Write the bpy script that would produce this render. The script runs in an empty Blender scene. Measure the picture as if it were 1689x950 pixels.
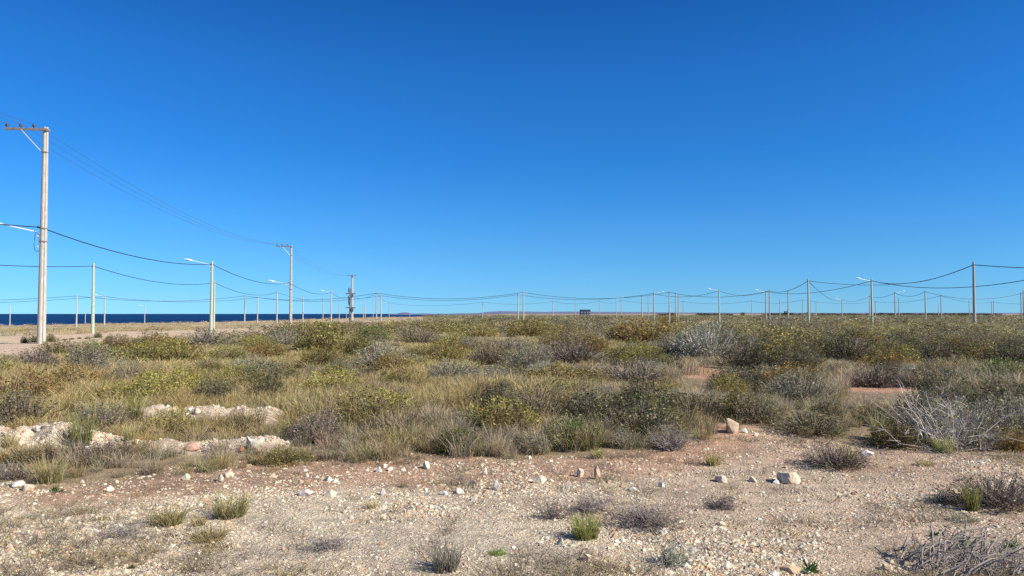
import bpy, math
import numpy as np
from mathutils import Vector

# ------------------------------------------------------------------ scene, camera, light
scene = bpy.context.scene
COL = scene.collection
F = 1250.0                      # focal length in photograph pixels (1689 wide)
CX, CY, HOR = 844.5, 475.0, 517.5
CAMZ = 1.6
PITCH = math.atan((HOR - CY) / F)

cam_data = bpy.data.cameras.new("camera")
cam_data.sensor_width = 36.0
cam_data.lens = 36.0 * F / 1689.0
cam_data.clip_start = 0.05
cam_data.clip_end = 120000.0
cam = bpy.data.objects.new("camera", cam_data)
COL.objects.link(cam)
cam.location = (0, 0, CAMZ)
cam.rotation_euler = (math.radians(90) + PITCH, 0, 0)
scene.camera = cam

SUN_AZ, SUN_EL = math.radians(112), math.radians(36)     # azimuth clockwise from +Y
world = bpy.data.worlds.new("World")
scene.world = world
world.use_nodes = True
wn, wl = world.node_tree.nodes, world.node_tree.links
wn.clear()
sky = wn.new("ShaderNodeTexSky")
sky.sky_type = 'NISHITA'
sky.sun_disc = False
sky.sun_elevation = SUN_EL
sky.sun_rotation = SUN_AZ
sky.altitude = 0
sky.air_density = 1.0
sky.dust_density = 0.0
sky.ozone_density = 2.0
hs = wn.new("ShaderNodeHueSaturation")
hs.inputs['Hue'].default_value = 0.5
hs.inputs['Saturation'].default_value = 1.0
hs.inputs['Value'].default_value = 1.0
bg = wn.new("ShaderNodeBackground")
bg.inputs['Strength'].default_value = 0.12
wo = wn.new("ShaderNodeOutputWorld")
wl.new(sky.outputs[0], hs.inputs['Color'])
# very clear, deep blue air: the sky's colour by height above the horizon
tcw = wn.new("ShaderNodeTexCoord"); sx = wn.new("ShaderNodeSeparateXYZ"); rp = wn.new("ShaderNodeValToRGB")
wl.new(tcw.outputs['Generated'], sx.inputs[0]); wl.new(sx.outputs['Z'], rp.inputs[0])
stops = [(0.0, (0.172, 0.45, 0.98)), (0.03, (0.151, 0.412, 0.862)), (0.078, (0.133, 0.394, 0.765)), (0.11, (0.120, 0.39, 0.752)),
         (0.204, (0.075, 0.366, 0.746)), (0.306, (0.065, 0.355, 0.735)), (0.387, (0.048, 0.30, 0.66)), (0.5, (0.10, 0.33, 0.66)), (0.7, (0.35, 0.5, 0.72)), (1.0, (0.5, 0.6, 0.78))]
els = rp.color_ramp.elements
els[0].position, els[0].color = stops[0][0], (*stops[0][1], 1)
els[1].position, els[1].color = 1.0, (*stops[-1][1], 1)
for ps_, c_ in stops[1:-1]:
    e_ = els.new(ps_); e_.color = (*c_, 1)
mw = wn.new("ShaderNodeMix"); mw.data_type = 'RGBA'; mw.blend_type = 'MULTIPLY'; mw.inputs[0].default_value = 1.0
wl.new(hs.outputs[0], mw.inputs[6]); wl.new(rp.outputs[0], mw.inputs[7])
wl.new(mw.outputs[2], bg.inputs['Color'])
wl.new(bg.outputs[0], wo.inputs['Surface'])

sun_data = bpy.data.lights.new("sun", 'SUN')
sun_data.energy = 5.0
sun_data.angle = math.radians(0.5)
sun_data.color = (1.0, 0.93, 0.80)
sun = bpy.data.objects.new("sun", sun_data)
COL.objects.link(sun)
S = Vector((math.sin(SUN_AZ) * math.cos(SUN_EL), math.cos(SUN_AZ) * math.cos(SUN_EL), math.sin(SUN_EL)))
sun.rotation_euler = S.to_track_quat('Z', 'Y').to_euler()

scene.view_settings.view_transform = 'Standard'
scene.view_settings.look = 'None'
scene.view_settings.exposure = 0.6
scene.view_settings.gamma = 1.0
scene.render.engine = 'CYCLES'
scene.cycles.use_denoising = False
scene.cycles.max_bounces = 5
scene.cycles.diffuse_bounces = 3
scene.cycles.transmission_bounces = 3
scene.cycles.use_adaptive_sampling = False

# ------------------------------------------------------------------ maths helpers
def ray(px, py):
    u, v = (px - CX) / F, (CY - py) / F
    c, s = math.cos(PITCH), math.sin(PITCH)
    return u / (c - v * s), (s + v * c) / (c - v * s)         # x/y and (z-CAMZ)/y

def to_px(x, y, z):
    """world -> photograph pixel (numpy friendly, y > 0)"""
    c, s = math.cos(PITCH), math.sin(PITCH)
    dz = z - CAMZ
    f = y * c + dz * s
    return CX + F * x / f, CY - F * (-y * s + dz * c) / f

def hash2(ix, iy, seed):
    h = (ix.astype(np.int64) * 374761393 + iy.astype(np.int64) * 668265263 + seed * 1442695041) & 0xffffffff
    h = ((h ^ (h >> 13)) * 1274126177) & 0xffffffff
    h = (h ^ (h >> 16)) & 0xffffffff
    return h / 4294967295.0

def vnoise(x, y, scale, seed=0):
    x, y = np.asarray(x, float) / scale, np.asarray(y, float) / scale
    ix, iy = np.floor(x), np.floor(y)
    fx, fy = x - ix, y - iy
    fx, fy = fx * fx * (3 - 2 * fx), fy * fy * (3 - 2 * fy)
    a, b = hash2(ix, iy, seed), hash2(ix + 1, iy, seed)
    c, d = hash2(ix, iy + 1, seed), hash2(ix + 1, iy + 1, seed)
    return (a * (1 - fx) + b * fx) * (1 - fy) + (c * (1 - fx) + d * fx) * fy - 0.5

def sstep(a, b, x):
    t = np.clip((x - a) / (b - a), 0, 1)
    return t * t * (3 - 2 * t)

def seg_gauss(x, y, ax, ay, bx, by, w):
    dx, dy = bx - ax, by - ay
    t = np.clip(((x - ax) * dx + (y - ay) * dy) / (dx * dx + dy * dy), 0, 1)
    return np.exp(-((x - ax - t * dx) ** 2 + (y - ay - t * dy) ** 2) / (w * w))

def wx(px, d):
    return (px - CX) / F * d

BERMS = [  # ax, ay, bx, by, width, height
    (wx(-160, 8.75), 8.75, wx(95, 8.85), 8.85, 0.68, 0.29),
    (wx(165, 8.75), 8.75, wx(440, 9.0), 9.0, 0.28, 0.16),
    (wx(262, 11.0), 11.0, wx(440, 10.9), 10.9, 0.34, 0.24),
    (wx(155, 10.9), 10.9, wx(215, 10.9), 10.9, 0.22, 0.12),
    (wx(1000, 11.3), 11.3, wx(1110, 10.4), 10.4, 0.22, 0.08),
]
CO_U = np.array([-3.0, -1.2, -0.676, -0.52, -0.36, -0.22, -0.15, -0.115, -0.06, 0.0, 0.3])
CO_D = np.array([120., 220., 270., 320., 345., 430., 620., 800., 3500., 9000., 20000.])

def height(x, y):
    x, y = np.asarray(x, float), np.asarray(y, float)
    r = np.hypot(x, y)
    z = -0.3 * sstep(42, 110, r)
    z = z - 0.0185 * np.logaddexp(0, (-x - 50) / 8) * 8 * (r > 20)
    z = z + 0.07 * vnoise(x, y, 2.4, 1) + 0.022 * vnoise(x, y, 0.6, 2) + 0.010 * vnoise(x, y, 0.22, 3) * (r < 30)
    hum = sstep(8.6, 10.5, y) * (1 - sstep(26, 36, y))
    z = z + hum * (0.20 * vnoise(x, y, 3.6, 4) + 0.05)
    far = sstep(60, 160, r)
    z = z + far * 0.45 * vnoise(x, y, 27, 5) + sstep(180, 300, r) * 0.7 * vnoise(x, y, 60, 6)
    for ax, ay, bx, by, w, h in BERMS:
        z = z + h * seg_gauss(x, y, ax, ay, bx, by, w) * (0.8 + 0.6 * vnoise(x, y, 0.4, 9) + 0.45 * vnoise(x, y, 0.13, 10))
    # coast
    u = x / np.maximum(y, 1e-3)
    dc = np.interp(u, CO_U, CO_D) + 22 * vnoise(x, y, 35, 7)
    dc = np.where(y > 1, dc, np.where(x < 0, 150.0, 20000.0))
    z = z - 13.0 * sstep(0, 30, np.where(y > 1, y, r) - dc)
    return z

def hz(x, y):
    return float(height(np.array([x]), np.array([y]))[0])

def ground_at(px, py):
    u, t = ray(px, py)
    d = 4.0
    for _ in range(60):
        z = hz(u * d, d)
        dn = (z - CAMZ) / t
        d = 0.5 * d + 0.5 * dn
    return u * d, d, hz(u * d, d)

def dist_for_top(px, ytop, H):
    u, t = ray(px, ytop)
    d = np.geomspace(25, 600, 1500)
    bd = float(d[np.argmin(np.abs(height(u * d, d) + H - CAMZ - t * d) / d)])
    return u * bd, bd

# ------------------------------------------------------------------ mesh helpers
def np_mesh(name, V, faces, C=None, mat=None, smooth=False):
    """faces: list of (n,k) int arrays; C: (nv,4) colours"""
    me = bpy.data.meshes.new(name)
    V = np.ascontiguousarray(V, np.float32)
    me.vertices.add(len(V))
    me.vertices.foreach_set("co", V.ravel())
    faces = [f for f in faces if len(f)]
    loops = np.concatenate([f.ravel() for f in faces]).astype(np.int32)
    tot = np.concatenate([np.full(len(f), f.shape[1], np.int32) for f in faces])
    start = np.concatenate([[0], np.cumsum(tot)[:-1]]).astype(np.int32)
    me.loops.add(len(loops))
    me.loops.foreach_set("vertex_index", loops)
    me.polygons.add(len(tot))
    me.polygons.foreach_set("loop_start", start)
    me.polygons.foreach_set("loop_total", tot)
    me.polygons.foreach_set("use_smooth", np.full(len(tot), smooth, bool))
    me.update(calc_edges=True)
    if C is not None:
        a = me.attributes.new("Col", 'FLOAT_COLOR', 'POINT')
        a.data.foreach_set("color", np.ascontiguousarray(C, np.float32).ravel())
    if mat:
        me.materials.append(mat)
    return me

def link(name, me, parent=None, loc=(0, 0, 0), rot=(0, 0, 0), scale=(1, 1, 1)):
    o = bpy.data.objects.new(name, me)
    COL.objects.link(o)
    o.parent = parent
    o.location, o.rotation_euler, o.scale = loc, rot, scale
    return o

def tag(o, label=None, cat=None, group=None, kind=None):
    if label: o["label"] = label
    if cat: o["category"] = cat
    if group: o["group"] = group
    if kind: o["kind"] = kind
    return o

def empty(name, loc, rz=0.0):
    o = bpy.data.objects.new(name, None)
    COL.objects.link(o)
    o.location = loc
    o.rotation_euler = (0, 0, rz)
    o.empty_display_size = 0.3
    return o

class MB:
    """collects shapes into one mesh"""
    def __init__(s):
        s.v, s.q, s.t, s.n = [], [], [], 0
    def add(s, V, Q=None, T=None):
        V = np.asarray(V, float)
        if Q is not None: s.q.append(np.asarray(Q) + s.n)
        if T is not None: s.t.append(np.asarray(T) + s.n)
        s.v.append(V)
        s.n += len(V)
    def box(s, c, size, ax=None):
        c, h = np.array(c, float), np.array(size, float) / 2
        V = np.array([[i, j, k] for i in (-1, 1) for j in (-1, 1) for k in (-1, 1)]) * h
        if ax is not None: V = V @ np.array(ax, float)
        s.add(V + c, [[0, 1, 3, 2], [4, 6, 7, 5], [0, 4, 5, 1], [2, 3, 7, 6], [0, 2, 6, 4], [1, 5, 7, 3]])
    def tube(s, pts, radii, n=8, caps=True):
        P = np.array(pts, float)
        m = len(P)
        R = np.broadcast_to(np.array(radii, float), (m,))
        T = np.gradient(P, axis=0)
        T /= np.linalg.norm(T, axis=1)[:, None] + 1e-12
        ref = np.array([0, 0, 1.0]) if abs(T[:, 2]).mean() < 0.8 else np.array([1.0, 0, 0])
        A = np.cross(T, ref); A /= np.linalg.norm(A, axis=1)[:, None] + 1e-12
        B = np.cross(T, A)
        a = np.arange(n) / n * 2 * math.pi
        V = P[:, None] + R[:, None, None] * (np.cos(a)[None, :, None] * A[:, None] + np.sin(a)[None, :, None] * B[:, None])
        i = np.arange(m - 1)[:, None] * n
        j = np.arange(n)[None]
        Q = np.stack([i + j, i + (j + 1) % n, i + n + (j + 1) % n, i + n + j], -1).reshape(-1, 4)
        base = s.n
        s.add(V.reshape(-1, 3), Q)
        if caps:
            V2 = np.array([P[0], P[-1]])
            t = [[base + (k + 1) % n, base + k, base + m * n] for k in range(n)] + \
                [[base + (m - 1) * n + k, base + (m - 1) * n + (k + 1) % n, base + m * n + 1] for k in range(n)]
            s.t.append(np.array(t))
            s.v.append(V2); s.n += 2
    def mesh(s, name, mat, smooth=False):
        f = []
        if s.q: f.append(np.concatenate(s.q))
        if s.t: f.append(np.concatenate(s.t))
        return np_mesh(name, np.concatenate(s.v), f, None, mat, smooth)
    def build(s, name, mat, parent=None, smooth=False):
        return link(name, s.mesh(name, mat, smooth), parent)

# ------------------------------------------------------------------ materials
def new_mat(name):
    m = bpy.data.materials.new(name)
    m.use_nodes = True
    n, l = m.node_tree.nodes, m.node_tree.links
    n.clear()
    out = n.new("ShaderNodeOutputMaterial")
    return m, n, l, out

def solid_mat(name, col, rough=0.7, metal=0.0, var=0.25, scale=8.0, col2=None, stretch=(1, 1, 1), bump=0.15):
    m, n, l, out = new_mat(name)
    p = n.new("ShaderNodeBsdfPrincipled")
    tc = n.new("ShaderNodeTexCoord")
    mp = n.new("ShaderNodeMapping"); mp.inputs['Scale'].default_value = stretch
    nz = n.new("ShaderNodeTexNoise"); nz.inputs['Scale'].default_value = scale; nz.inputs['Detail'].default_value = 6
    cr = n.new("ShaderNodeMix"); cr.data_type = 'RGBA'
    c2 = col2 or tuple(c * (1 - var) for c in col)
    cr.inputs[6].default_value = (*col, 1); cr.inputs[7].default_value = (*c2, 1)
    mr = n.new("ShaderNodeMapRange"); mr.inputs[1].default_value = 0.35; mr.inputs[2].default_value = 0.7
    bm = n.new("ShaderNodeBump"); bm.inputs['Strength'].default_value = bump; bm.inputs['Distance'].default_value = 0.01
    l.new(tc.outputs['Object'], mp.inputs[0]); l.new(mp.outputs[0], nz.inputs[0])
    l.new(nz.outputs[0], mr.inputs[0]); l.new(mr.outputs[0], cr.inputs[0])
    l.new(nz.outputs[0], bm.inputs['Height']); l.new(bm.outputs[0], p.inputs['Normal'])
    l.new(cr.outputs[2], p.inputs['Base Color'])
    p.inputs['Roughness'].default_value = rough; p.inputs['Metallic'].default_value = metal
    l.new(p.outputs[0], out.inputs[0])
    return m

def plant_mat(name, trans=0.25, rough=0.75, gloss=0.035):
    """colour comes from the mesh attribute Col, varied by object and by place"""
    m, n, l, out = new_mat(name)
    at = n.new("ShaderNodeAttribute"); at.attribute_name = "Col"
    oi = n.new("ShaderNodeObjectInfo")
    geo = n.new("ShaderNodeNewGeometry")
    nz = n.new("ShaderNodeTexNoise"); nz.inputs['Scale'].default_value = 0.9; nz.inputs['Detail'].default_value = 3
    l.new(geo.outputs['Position'], nz.inputs[0])
    mr = n.new("ShaderNodeMapRange"); mr.inputs[1].default_value = 0.3; mr.inputs[2].default_value = 0.7
    mr.inputs[3].default_value = 0.82; mr.inputs[4].default_value = 1.2
    l.new(nz.outputs[0], mr.inputs[0])
    mo = n.new("ShaderNodeMapRange"); mo.inputs[3].default_value = 0.8; mo.inputs[4].default_value = 1.2
    l.new(oi.outputs['Random'], mo.inputs[0])
    mu = n.new("ShaderNodeMath"); mu.operation = 'MULTIPLY'
    l.new(mr.outputs[0], mu.inputs[0]); l.new(mo.outputs[0], mu.inputs[1])
    h = n.new("ShaderNodeHueSaturation")
    mh = n.new("ShaderNodeMapRange"); mh.inputs[3].default_value = 0.485; mh.inputs[4].default_value = 0.515
    l.new(oi.outputs['Random'], mh.inputs[0])
    l.new(mh.outputs[0], h.inputs['Hue']); l.new(mu.outputs[0], h.inputs['Value']); l.new(at.outputs['Color'], h.inputs['Color'])
    d = n.new("ShaderNodeBsdfDiffuse"); t = n.new("ShaderNodeBsdfTranslucent")
    g = n.new("ShaderNodeBsdfGlossy"); g.inputs['Roughness'].default_value = rough * 0.6
    g.inputs['Color'].default_value = (0.5, 0.5, 0.5, 1)
    m1 = n.new("ShaderNodeMixShader"); m1.inputs[0].default_value = trans
    m2 = n.new("ShaderNodeMixShader"); m2.inputs[0].default_value = gloss
    l.new(h.outputs[0], d.inputs[0]); l.new(h.outputs[0], t.inputs[0])
    l.new(d.outputs[0], m1.inputs[1]); l.new(t.outputs[0], m1.inputs[2])
    l.new(m1.outputs[0], m2.inputs[1]); l.new(g.outputs[0], m2.inputs[2])
    l.new(m2.outputs[0], out.inputs[0])
    return m

def stone_mat(name):
    m, n, l, out = new_mat(name)
    at = n.new("ShaderNodeAttribute"); at.attribute_name = "Col"
    geo = n.new("ShaderNodeNewGeometry")
    nz = n.new("ShaderNodeTexNoise"); nz.inputs['Scale'].default_value = 28; nz.inputs['Detail'].default_value = 8
    n2 = n.new("ShaderNodeTexNoise"); n2.inputs['Scale'].default_value = 7; n2.inputs['Detail'].default_value = 4
    l.new(geo.outputs['Position'], nz.inputs[0]); l.new(geo.outputs['Position'], n2.inputs[0])
    mr = n.new("ShaderNodeMapRange"); mr.inputs[1].default_value = 0.3; mr.inputs[2].default_value = 0.7
    mr.inputs[3].default_value = 0.7; mr.inputs[4].default_value = 1.15
    l.new(nz.outputs[0], mr.inputs[0])
    mx = n.new("ShaderNodeMix"); mx.data_type = 'RGBA'; mx.blend_type = 'MULTIPLY'
    mx.inputs[7].default_value = (0.95, 0.72, 0.52, 1)
    m2 = n.new("ShaderNodeMapRange"); m2.inputs[1].default_value = 0.52; m2.inputs[2].default_value = 0.72; m2.inputs[4].default_value = 0.8
    l.new(n2.outputs[0], m2.inputs[0]); l.new(m2.outputs[0], mx.inputs[0]); l.new(at.outputs[0], mx.inputs[6])
    h = n.new("ShaderNodeHueSaturation"); l.new(mr.outputs[0], h.inputs['Value']); l.new(mx.outputs[2], h.inputs['Color'])
    bm = n.new("ShaderNodeBump"); bm.inputs['Strength'].default_value = 0.6; bm.inputs['Distance'].default_value = 0.01
    l.new(nz.outputs[0], bm.inputs['Height'])
    p = n.new("ShaderNodeBsdfPrincipled"); p.inputs['Roughness'].default_value = 0.9
    p.inputs['Specular IOR Level'].default_value = 0.2
    l.new(h.outputs[0], p.inputs['Base Color']); l.new(bm.outputs[0], p.inputs['Normal'])
    l.new(p.outputs[0], out.inputs[0])
    return m

def ground_mat():
    m, n, l, out = new_mat("soil_and_gravel")
    at = n.new("ShaderNodeAttribute"); at.attribute_name = "Col"     # alpha = how pebbly
    geo = n.new("ShaderNodeNewGeometry")
    def noise(sc, det=6, dist=0.0):
        z = n.new("ShaderNodeTexNoise"); z.inputs['Scale'].default_value = sc; z.inputs['Detail'].default_value = det
        z.inputs['Distortion'].default_value = dist
        l.new(geo.outputs['Position'], z.inputs[0]); return z
    def maprange(src, a, b, c, d):
        r = n.new("ShaderNodeMapRange")
        for i, v in enumerate((a, b, c, d)): r.inputs[i + 1].default_value = v
        l.new(src, r.inputs[0]); return r
    big, mid, fine = noise(1.1, 5), noise(7, 6, 0.4), noise(60, 5)
    wv = n.new("ShaderNodeVectorMath"); wv.operation = 'MULTIPLY_ADD'; wv.inputs[1].default_value = (0.09, 0.09, 0.09)
    wz = noise(19, 4); l.new(wz.outputs['Color'], wv.inputs[0]); l.new(geo.outputs['Position'], wv.inputs[2])
    v1 = n.new("ShaderNodeTexVoronoi"); v1.inputs['Scale'].default_value = 34; v1.inputs['Randomness'].default_value = 1; l.new(wv.outputs[0], v1.inputs[0])
    v2 = n.new("ShaderNodeTexVoronoi"); v2.inputs['Scale'].default_value = 80; l.new(wv.outputs[0], v2.inputs[0])
    # pebbles: random voronoi cells paler or redder than the soil between them
    sep = n.new("ShaderNodeSeparateColor"); l.new(v1.outputs['Color'], sep.inputs[0])
    sep2 = n.new("ShaderNodeSeparateColor"); l.new(v2.outputs['Color'], sep2.inputs[0])
    sel = maprange(sep.outputs[0], 0.45, 0.5, 0, 1)
    dsel = maprange(v1.outputs['Distance'], 0.28, 0.42, 1, 0)
    pm = n.new("ShaderNodeMath"); pm.operation = 'MULTIPLY'; l.new(sel.outputs[0], pm.inputs[0]); l.new(dsel.outputs[0], pm.inputs[1])
    pm2 = n.new("ShaderNodeMath"); pm2.operation = 'MULTIPLY'; l.new(pm.outputs[0], pm2.inputs[0]); l.new(at.outputs['Alpha'], pm2.inputs[1])
    ramp = n.new("ShaderNodeValToRGB"); l.new(sep.outputs[1], ramp.inputs[0])
    e = ramp.color_ramp.elements
    e[0].position, e[0].color = 0.0, (0.58, 0.50, 0.37, 1)
    e[1].position, e[1].color = 1.0, (0.64, 0.57, 0.44, 1)
    for pos, c in ((0.25, (0.42, 0.34, 0.27, 1)), (0.45, (0.55, 0.47, 0.38, 1)), (0.62, (0.40, 0.25, 0.18, 1)), (0.75, (0.62, 0.56, 0.46, 1))):
        k = e.new(pos); k.color = c
    mx = n.new("ShaderNodeMix"); mx.data_type = 'RGBA'
    l.new(pm2.outputs[0], mx.inputs[0]); l.new(at.outputs['Color'], mx.inputs[6]); l.new(ramp.outputs[0], mx.inputs[7])
    b1 = maprange(big.outputs[0], 0.3, 0.7, 0.86, 1.12)
    b2 = maprange(mid.outputs[0], 0.3, 0.7, 0.70, 1.22)
    b3 = maprange(fine.outputs[0], 0.3, 0.7, 0.75, 1.2)
    b4 = maprange(sep2.outputs[0], 0, 1, 0.8, 1.15)
    prev = b1.outputs[0]
    for b in (b2, b3, b4):
        mm = n.new("ShaderNodeMath"); mm.operation = 'MULTIPLY'; l.new(prev, mm.inputs[0]); l.new(b.outputs[0], mm.inputs[1]); prev = mm.outputs[0]
    h = n.new("ShaderNodeHueSaturation"); l.new(mx.outputs[2], h.inputs['Color']); l.new(prev, h.inputs['Value'])
    inv = maprange(v1.outputs['Distance'], 0, 0.6, 1, 0)
    inv2 = maprange(v2.outputs['Distance'], 0, 0.6, 1, 0)
    hh = n.new("ShaderNodeMath"); hh.operation = 'MULTIPLY_ADD'; l.new(inv2.outputs[0], hh.inputs[0]); hh.inputs[1].default_value = 0.45; l.new(inv.outputs[0], hh.inputs[2])
    h3 = n.new("ShaderNodeMath"); h3.operation = 'MULTIPLY_ADD'; l.new(mid.outputs[0], h3.inputs[0]); h3.inputs[1].default_value = 1.5; l.new(hh.outputs[0], h3.inputs[2])
    bm = n.new("ShaderNodeBump"); bm.inputs['Strength'].default_value = 0.75; bm.inputs['Distance'].default_value = 0.014
    l.new(h3.outputs[0], bm.inputs['Height'])
    p = n.new("ShaderNodeBsdfPrincipled"); p.inputs['Roughness'].default_value = 0.95
    p.inputs['Specular IOR Level'].default_value = 0.15
    l.new(h.outputs[0], p.inputs['Base Color']); l.new(bm.outputs[0], p.inputs['Normal'])
    l.new(p.outputs[0], out.inputs[0])
    return m

M_GROUND = ground_mat()
M_LEAF = plant_mat("foliage", 0.25)
M_GRASS = plant_mat("grass_blades", 0.35, gloss=0.03)
M_TWIG = plant_mat("twigs", 0.0, gloss=0.02)
M_STONE = stone_mat("limestone")
M_CONC = solid_mat("weathered_concrete", (0.50, 0.475, 0.42), 0.85, 0, 0.28, 5, stretch=(3, 3, 0.6), bump=0.3)
M_GREENPOLE = solid_mat("pale_green_painted_pole", (0.37, 0.44, 0.32), 0.7, 0, 0.2, 6, col2=(0.44, 0.45, 0.34), stretch=(3, 3, 0.4))
M_GREYPOLE = solid_mat("grey_weathered_pole", (0.42, 0.405, 0.34), 0.8, 0, 0.25, 6, stretch=(3, 3, 0.4))
M_GALV = solid_mat("galvanised_steel", (0.45, 0.48, 0.50), 0.45, 0.3, 0.1, 10)
M_LAMPWHITE = solid_mat("white_lamp_paint", (0.85, 0.88, 0.88), 0.35, 0, 0.05, 10)
M_WOOD = solid_mat("grey_timber", (0.25, 0.21, 0.19), 0.85, 0, 0.35, 12, stretch=(1, 6, 6))
M_INS = solid_mat("brown_glazed_porcelain", (0.09, 0.05, 0.05), 0.25, 0, 0.2, 20)
M_BLACK = solid_mat("black_cable_sheath", (0.015, 0.017, 0.02), 0.5, 0, 0.1, 20)
M_WIRE = solid_mat("aluminium_wire", (0.10, 0.12, 0.15), 0.5, 0.3, 0.1, 20)
M_GLASS = solid_mat("lamp_glass", (0.35, 0.4, 0.42), 0.15, 0, 0.1, 20)
M_TRANSF = solid_mat("grey_transformer_paint", (0.10, 0.11, 0.12), 0.5, 0.1, 0.2, 10)
M_DARKWALL = solid_mat("dark_building_wall", (0.045, 0.062, 0.115), 0.8, 0, 0.25, 0.6)
M_PALEWALL = solid_mat("pale_building_trim", (0.13, 0.15, 0.22), 0.8, 0, 0.2, 0.6)

# ------------------------------------------------------------------ ground: one polar sheet out to the horizon
FRONT_X = [-400, 0, 110, 180, 260, 400, 520, 700, 850, 900, 1000, 1130, 1200, 1270, 1400, 1480, 1560, 1700, 2100]
FRONT_Y = [815, 800, 806, 800, 782, 768, 762, 757, 757, 757, 747, 742, 716, 716, 738, 748, 752, 748, 745]
TOP_X = [-800, 0, 50, 100, 200, 250, 350, 450, 500, 600, 700, 844, 1000, 2600]
TOP_Y = [620, 607, 601, 588, 578, 572, 562, 555, 547, 541, 532, 523, 519, 519]

def soil_colour(x, y):
    px, py = to_px(x, np.maximum(y, 0.8), height(x, y) * 0 + np.where(y > 40, -0.3, 0.0))
    wob = 26 * vnoise(x, y, 0.9, 21) + 14 * vnoise(x, y, 0.3, 22)
    fr = np.interp(px, FRONT_X, FRONT_Y)
    veg = sstep(12, -12, py + wob - fr)                        # 1 behind the front edge of the scrub
    c_soil = np.array([0.27, 0.205, 0.125])
    c_pale = np.array([0.54, 0.445, 0.32])
    c_pink = np.array([0.46, 0.335, 0.23])
    c_red = np.array([0.40, 0.235, 0.145])
    c_sand = np.array([0.62, 0.465, 0.32])
    c_field = np.array([0.44, 0.335, 0.195])
    c_far = np.array([0.34, 0.275, 0.165])
    c_patch = np.array([0.44, 0.245, 0.155])
    right = sstep(900, 1250, px + 3 * wob)[:, None]
    fore = c_pale * (1 - 0.75 * right) + c_pink * 0.75 * right
    g = sstep(0.0, 0.22, vnoise(x, y, 1.3, 23) + 0.5 * vnoise(x, y, 0.4, 24))[:, None] * 0.45
    fore = fore * (1 - g) + c_pink * g
    band = (sstep(fr + 52, fr + 26, py + wob) * sstep(-60, 80, px) * (1 - sstep(1150, 1350, px) * 0.5))[:, None]
    fore = fore * (1 - 0.85 * band) + c_red * 0.85 * band
    c = fore * (1 - veg[:, None]) + c_soil * veg[:, None]
    peb = (1 - veg) * (1 - 0.45 * band[:, 0])
    r = np.hypot(x, y)
    far_tan = sstep(40, 90, r)[:, None] * sstep(500, 760, px)[:, None]  # weight of the paler tan soil farther out
    c = c * (1 - far_tan) + c_far * far_tan
    ty = np.interp(px, TOP_X, TOP_Y)
    beyond = sstep(3, -3, py + 0.25 * wob - ty) * (y > 15) * (1 - sstep(640, 800, px))
    c = c * (1 - beyond[:, None]) + c_field * beyond[:, None]
    tr = beyond * np.exp(-((py + 0.2 * wob - np.interp(px, [-400, 0, 150, 300, 420], [580, 575, 562, 553, 545])) / np.interp(px, [0, 300, 420], [17, 8, 4])) ** 2) * sstep(470, 360, px)
    tr = np.clip(tr * 1.6, 0, 1)[:, None]
    c = c * (1 - tr) + c_sand * tr
    peb = peb * (1 - 0.85 * beyond)
    # pale dusty streaks further out
    st = (beyond * sstep(0.05, 0.25, vnoise(x * 0.35, y, 12, 27)))[:, None] * 0.5
    c = c * (1 - st) + c_sand * st
    for (qx, qy, hx, hy) in ((1157, 620, 32, 12), (1455, 648, 68, 12), (846, 566, 40, 5), (660, 575, 25, 4)):
        k = (sstep(1.25, 0.85, np.hypot((px - qx) / hx, (py - qy) / hy) + wob / 60) * (y > 5))[:, None]
        cc = c_patch if qx > 1100 else c_field
        c = c * (1 - k) + cc * k
        peb = peb * (1 - k[:, 0]) + 0.35 * k[:, 0]
    for ax, ay, bx, by, w, h in BERMS:
        k = sstep(0.18, 0.5, seg_gauss(x, y, ax, ay, bx, by, w * 1.25))[:, None]
        c = c * (1 - k) + (np.array([0.56, 0.465, 0.36]) * (1 - g) + c_pink * g) * k
        peb = peb * (1 - k[:, 0]) + k[:, 0]
    c = c * (1 + 0.25 * vnoise(x, y, 0.5, 25) + 0.2 * vnoise(x, y, 5, 26))[:, None]
    return np.concatenate([np.clip(c, 0.02, 0.9), peb[:, None]], 1)

az = np.concatenate([np.linspace(-180, -44, 46)[:-1], np.linspace(-44, 44, 620), np.linspace(44, 180, 46)[1:-1]])
az = np.radians(az)
rr = np.concatenate([[0.3], np.geomspace(0.8, 4, 16)[:-1], np.geomspace(4, 16, 300)[:-1], np.geomspace(16, 400, 230)[:-1], np.geomspace(400, 20000, 60)])
A, R = np.meshgrid(az, rr)
gx, gy = (np.sin(A) * R).ravel(), (np.cos(A) * R).ravel()
gz = height(gx, gy)
na, nr = len(az), len(rr)
i = (np.arange(nr - 1)[:, None] * na); j = np.arange(na)[None]
Q = np.stack([i + j, i + (j + 1) % na, i + na + (j + 1) % na, i + na + j], -1).reshape(-1, 4)[:, ::-1]
cols = soil_colour(gx, gy)
V = np.stack([gx, gy, gz], 1)
cap = np.stack([np.full(na, len(V)), (np.arange(na) + 1) % na, np.arange(na)], 1)[:, ::-1]
V = np.concatenate([V, [[0, 0, hz(0, 0)]]]); cols = np.concatenate([cols, cols[:1]])
o = link("ground", np_mesh("ground", V, [Q, cap], cols, M_GROUND, True))
tag(o, "dry stony ground with pale gravel and reddish soil", "ground", kind="structure")

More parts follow.
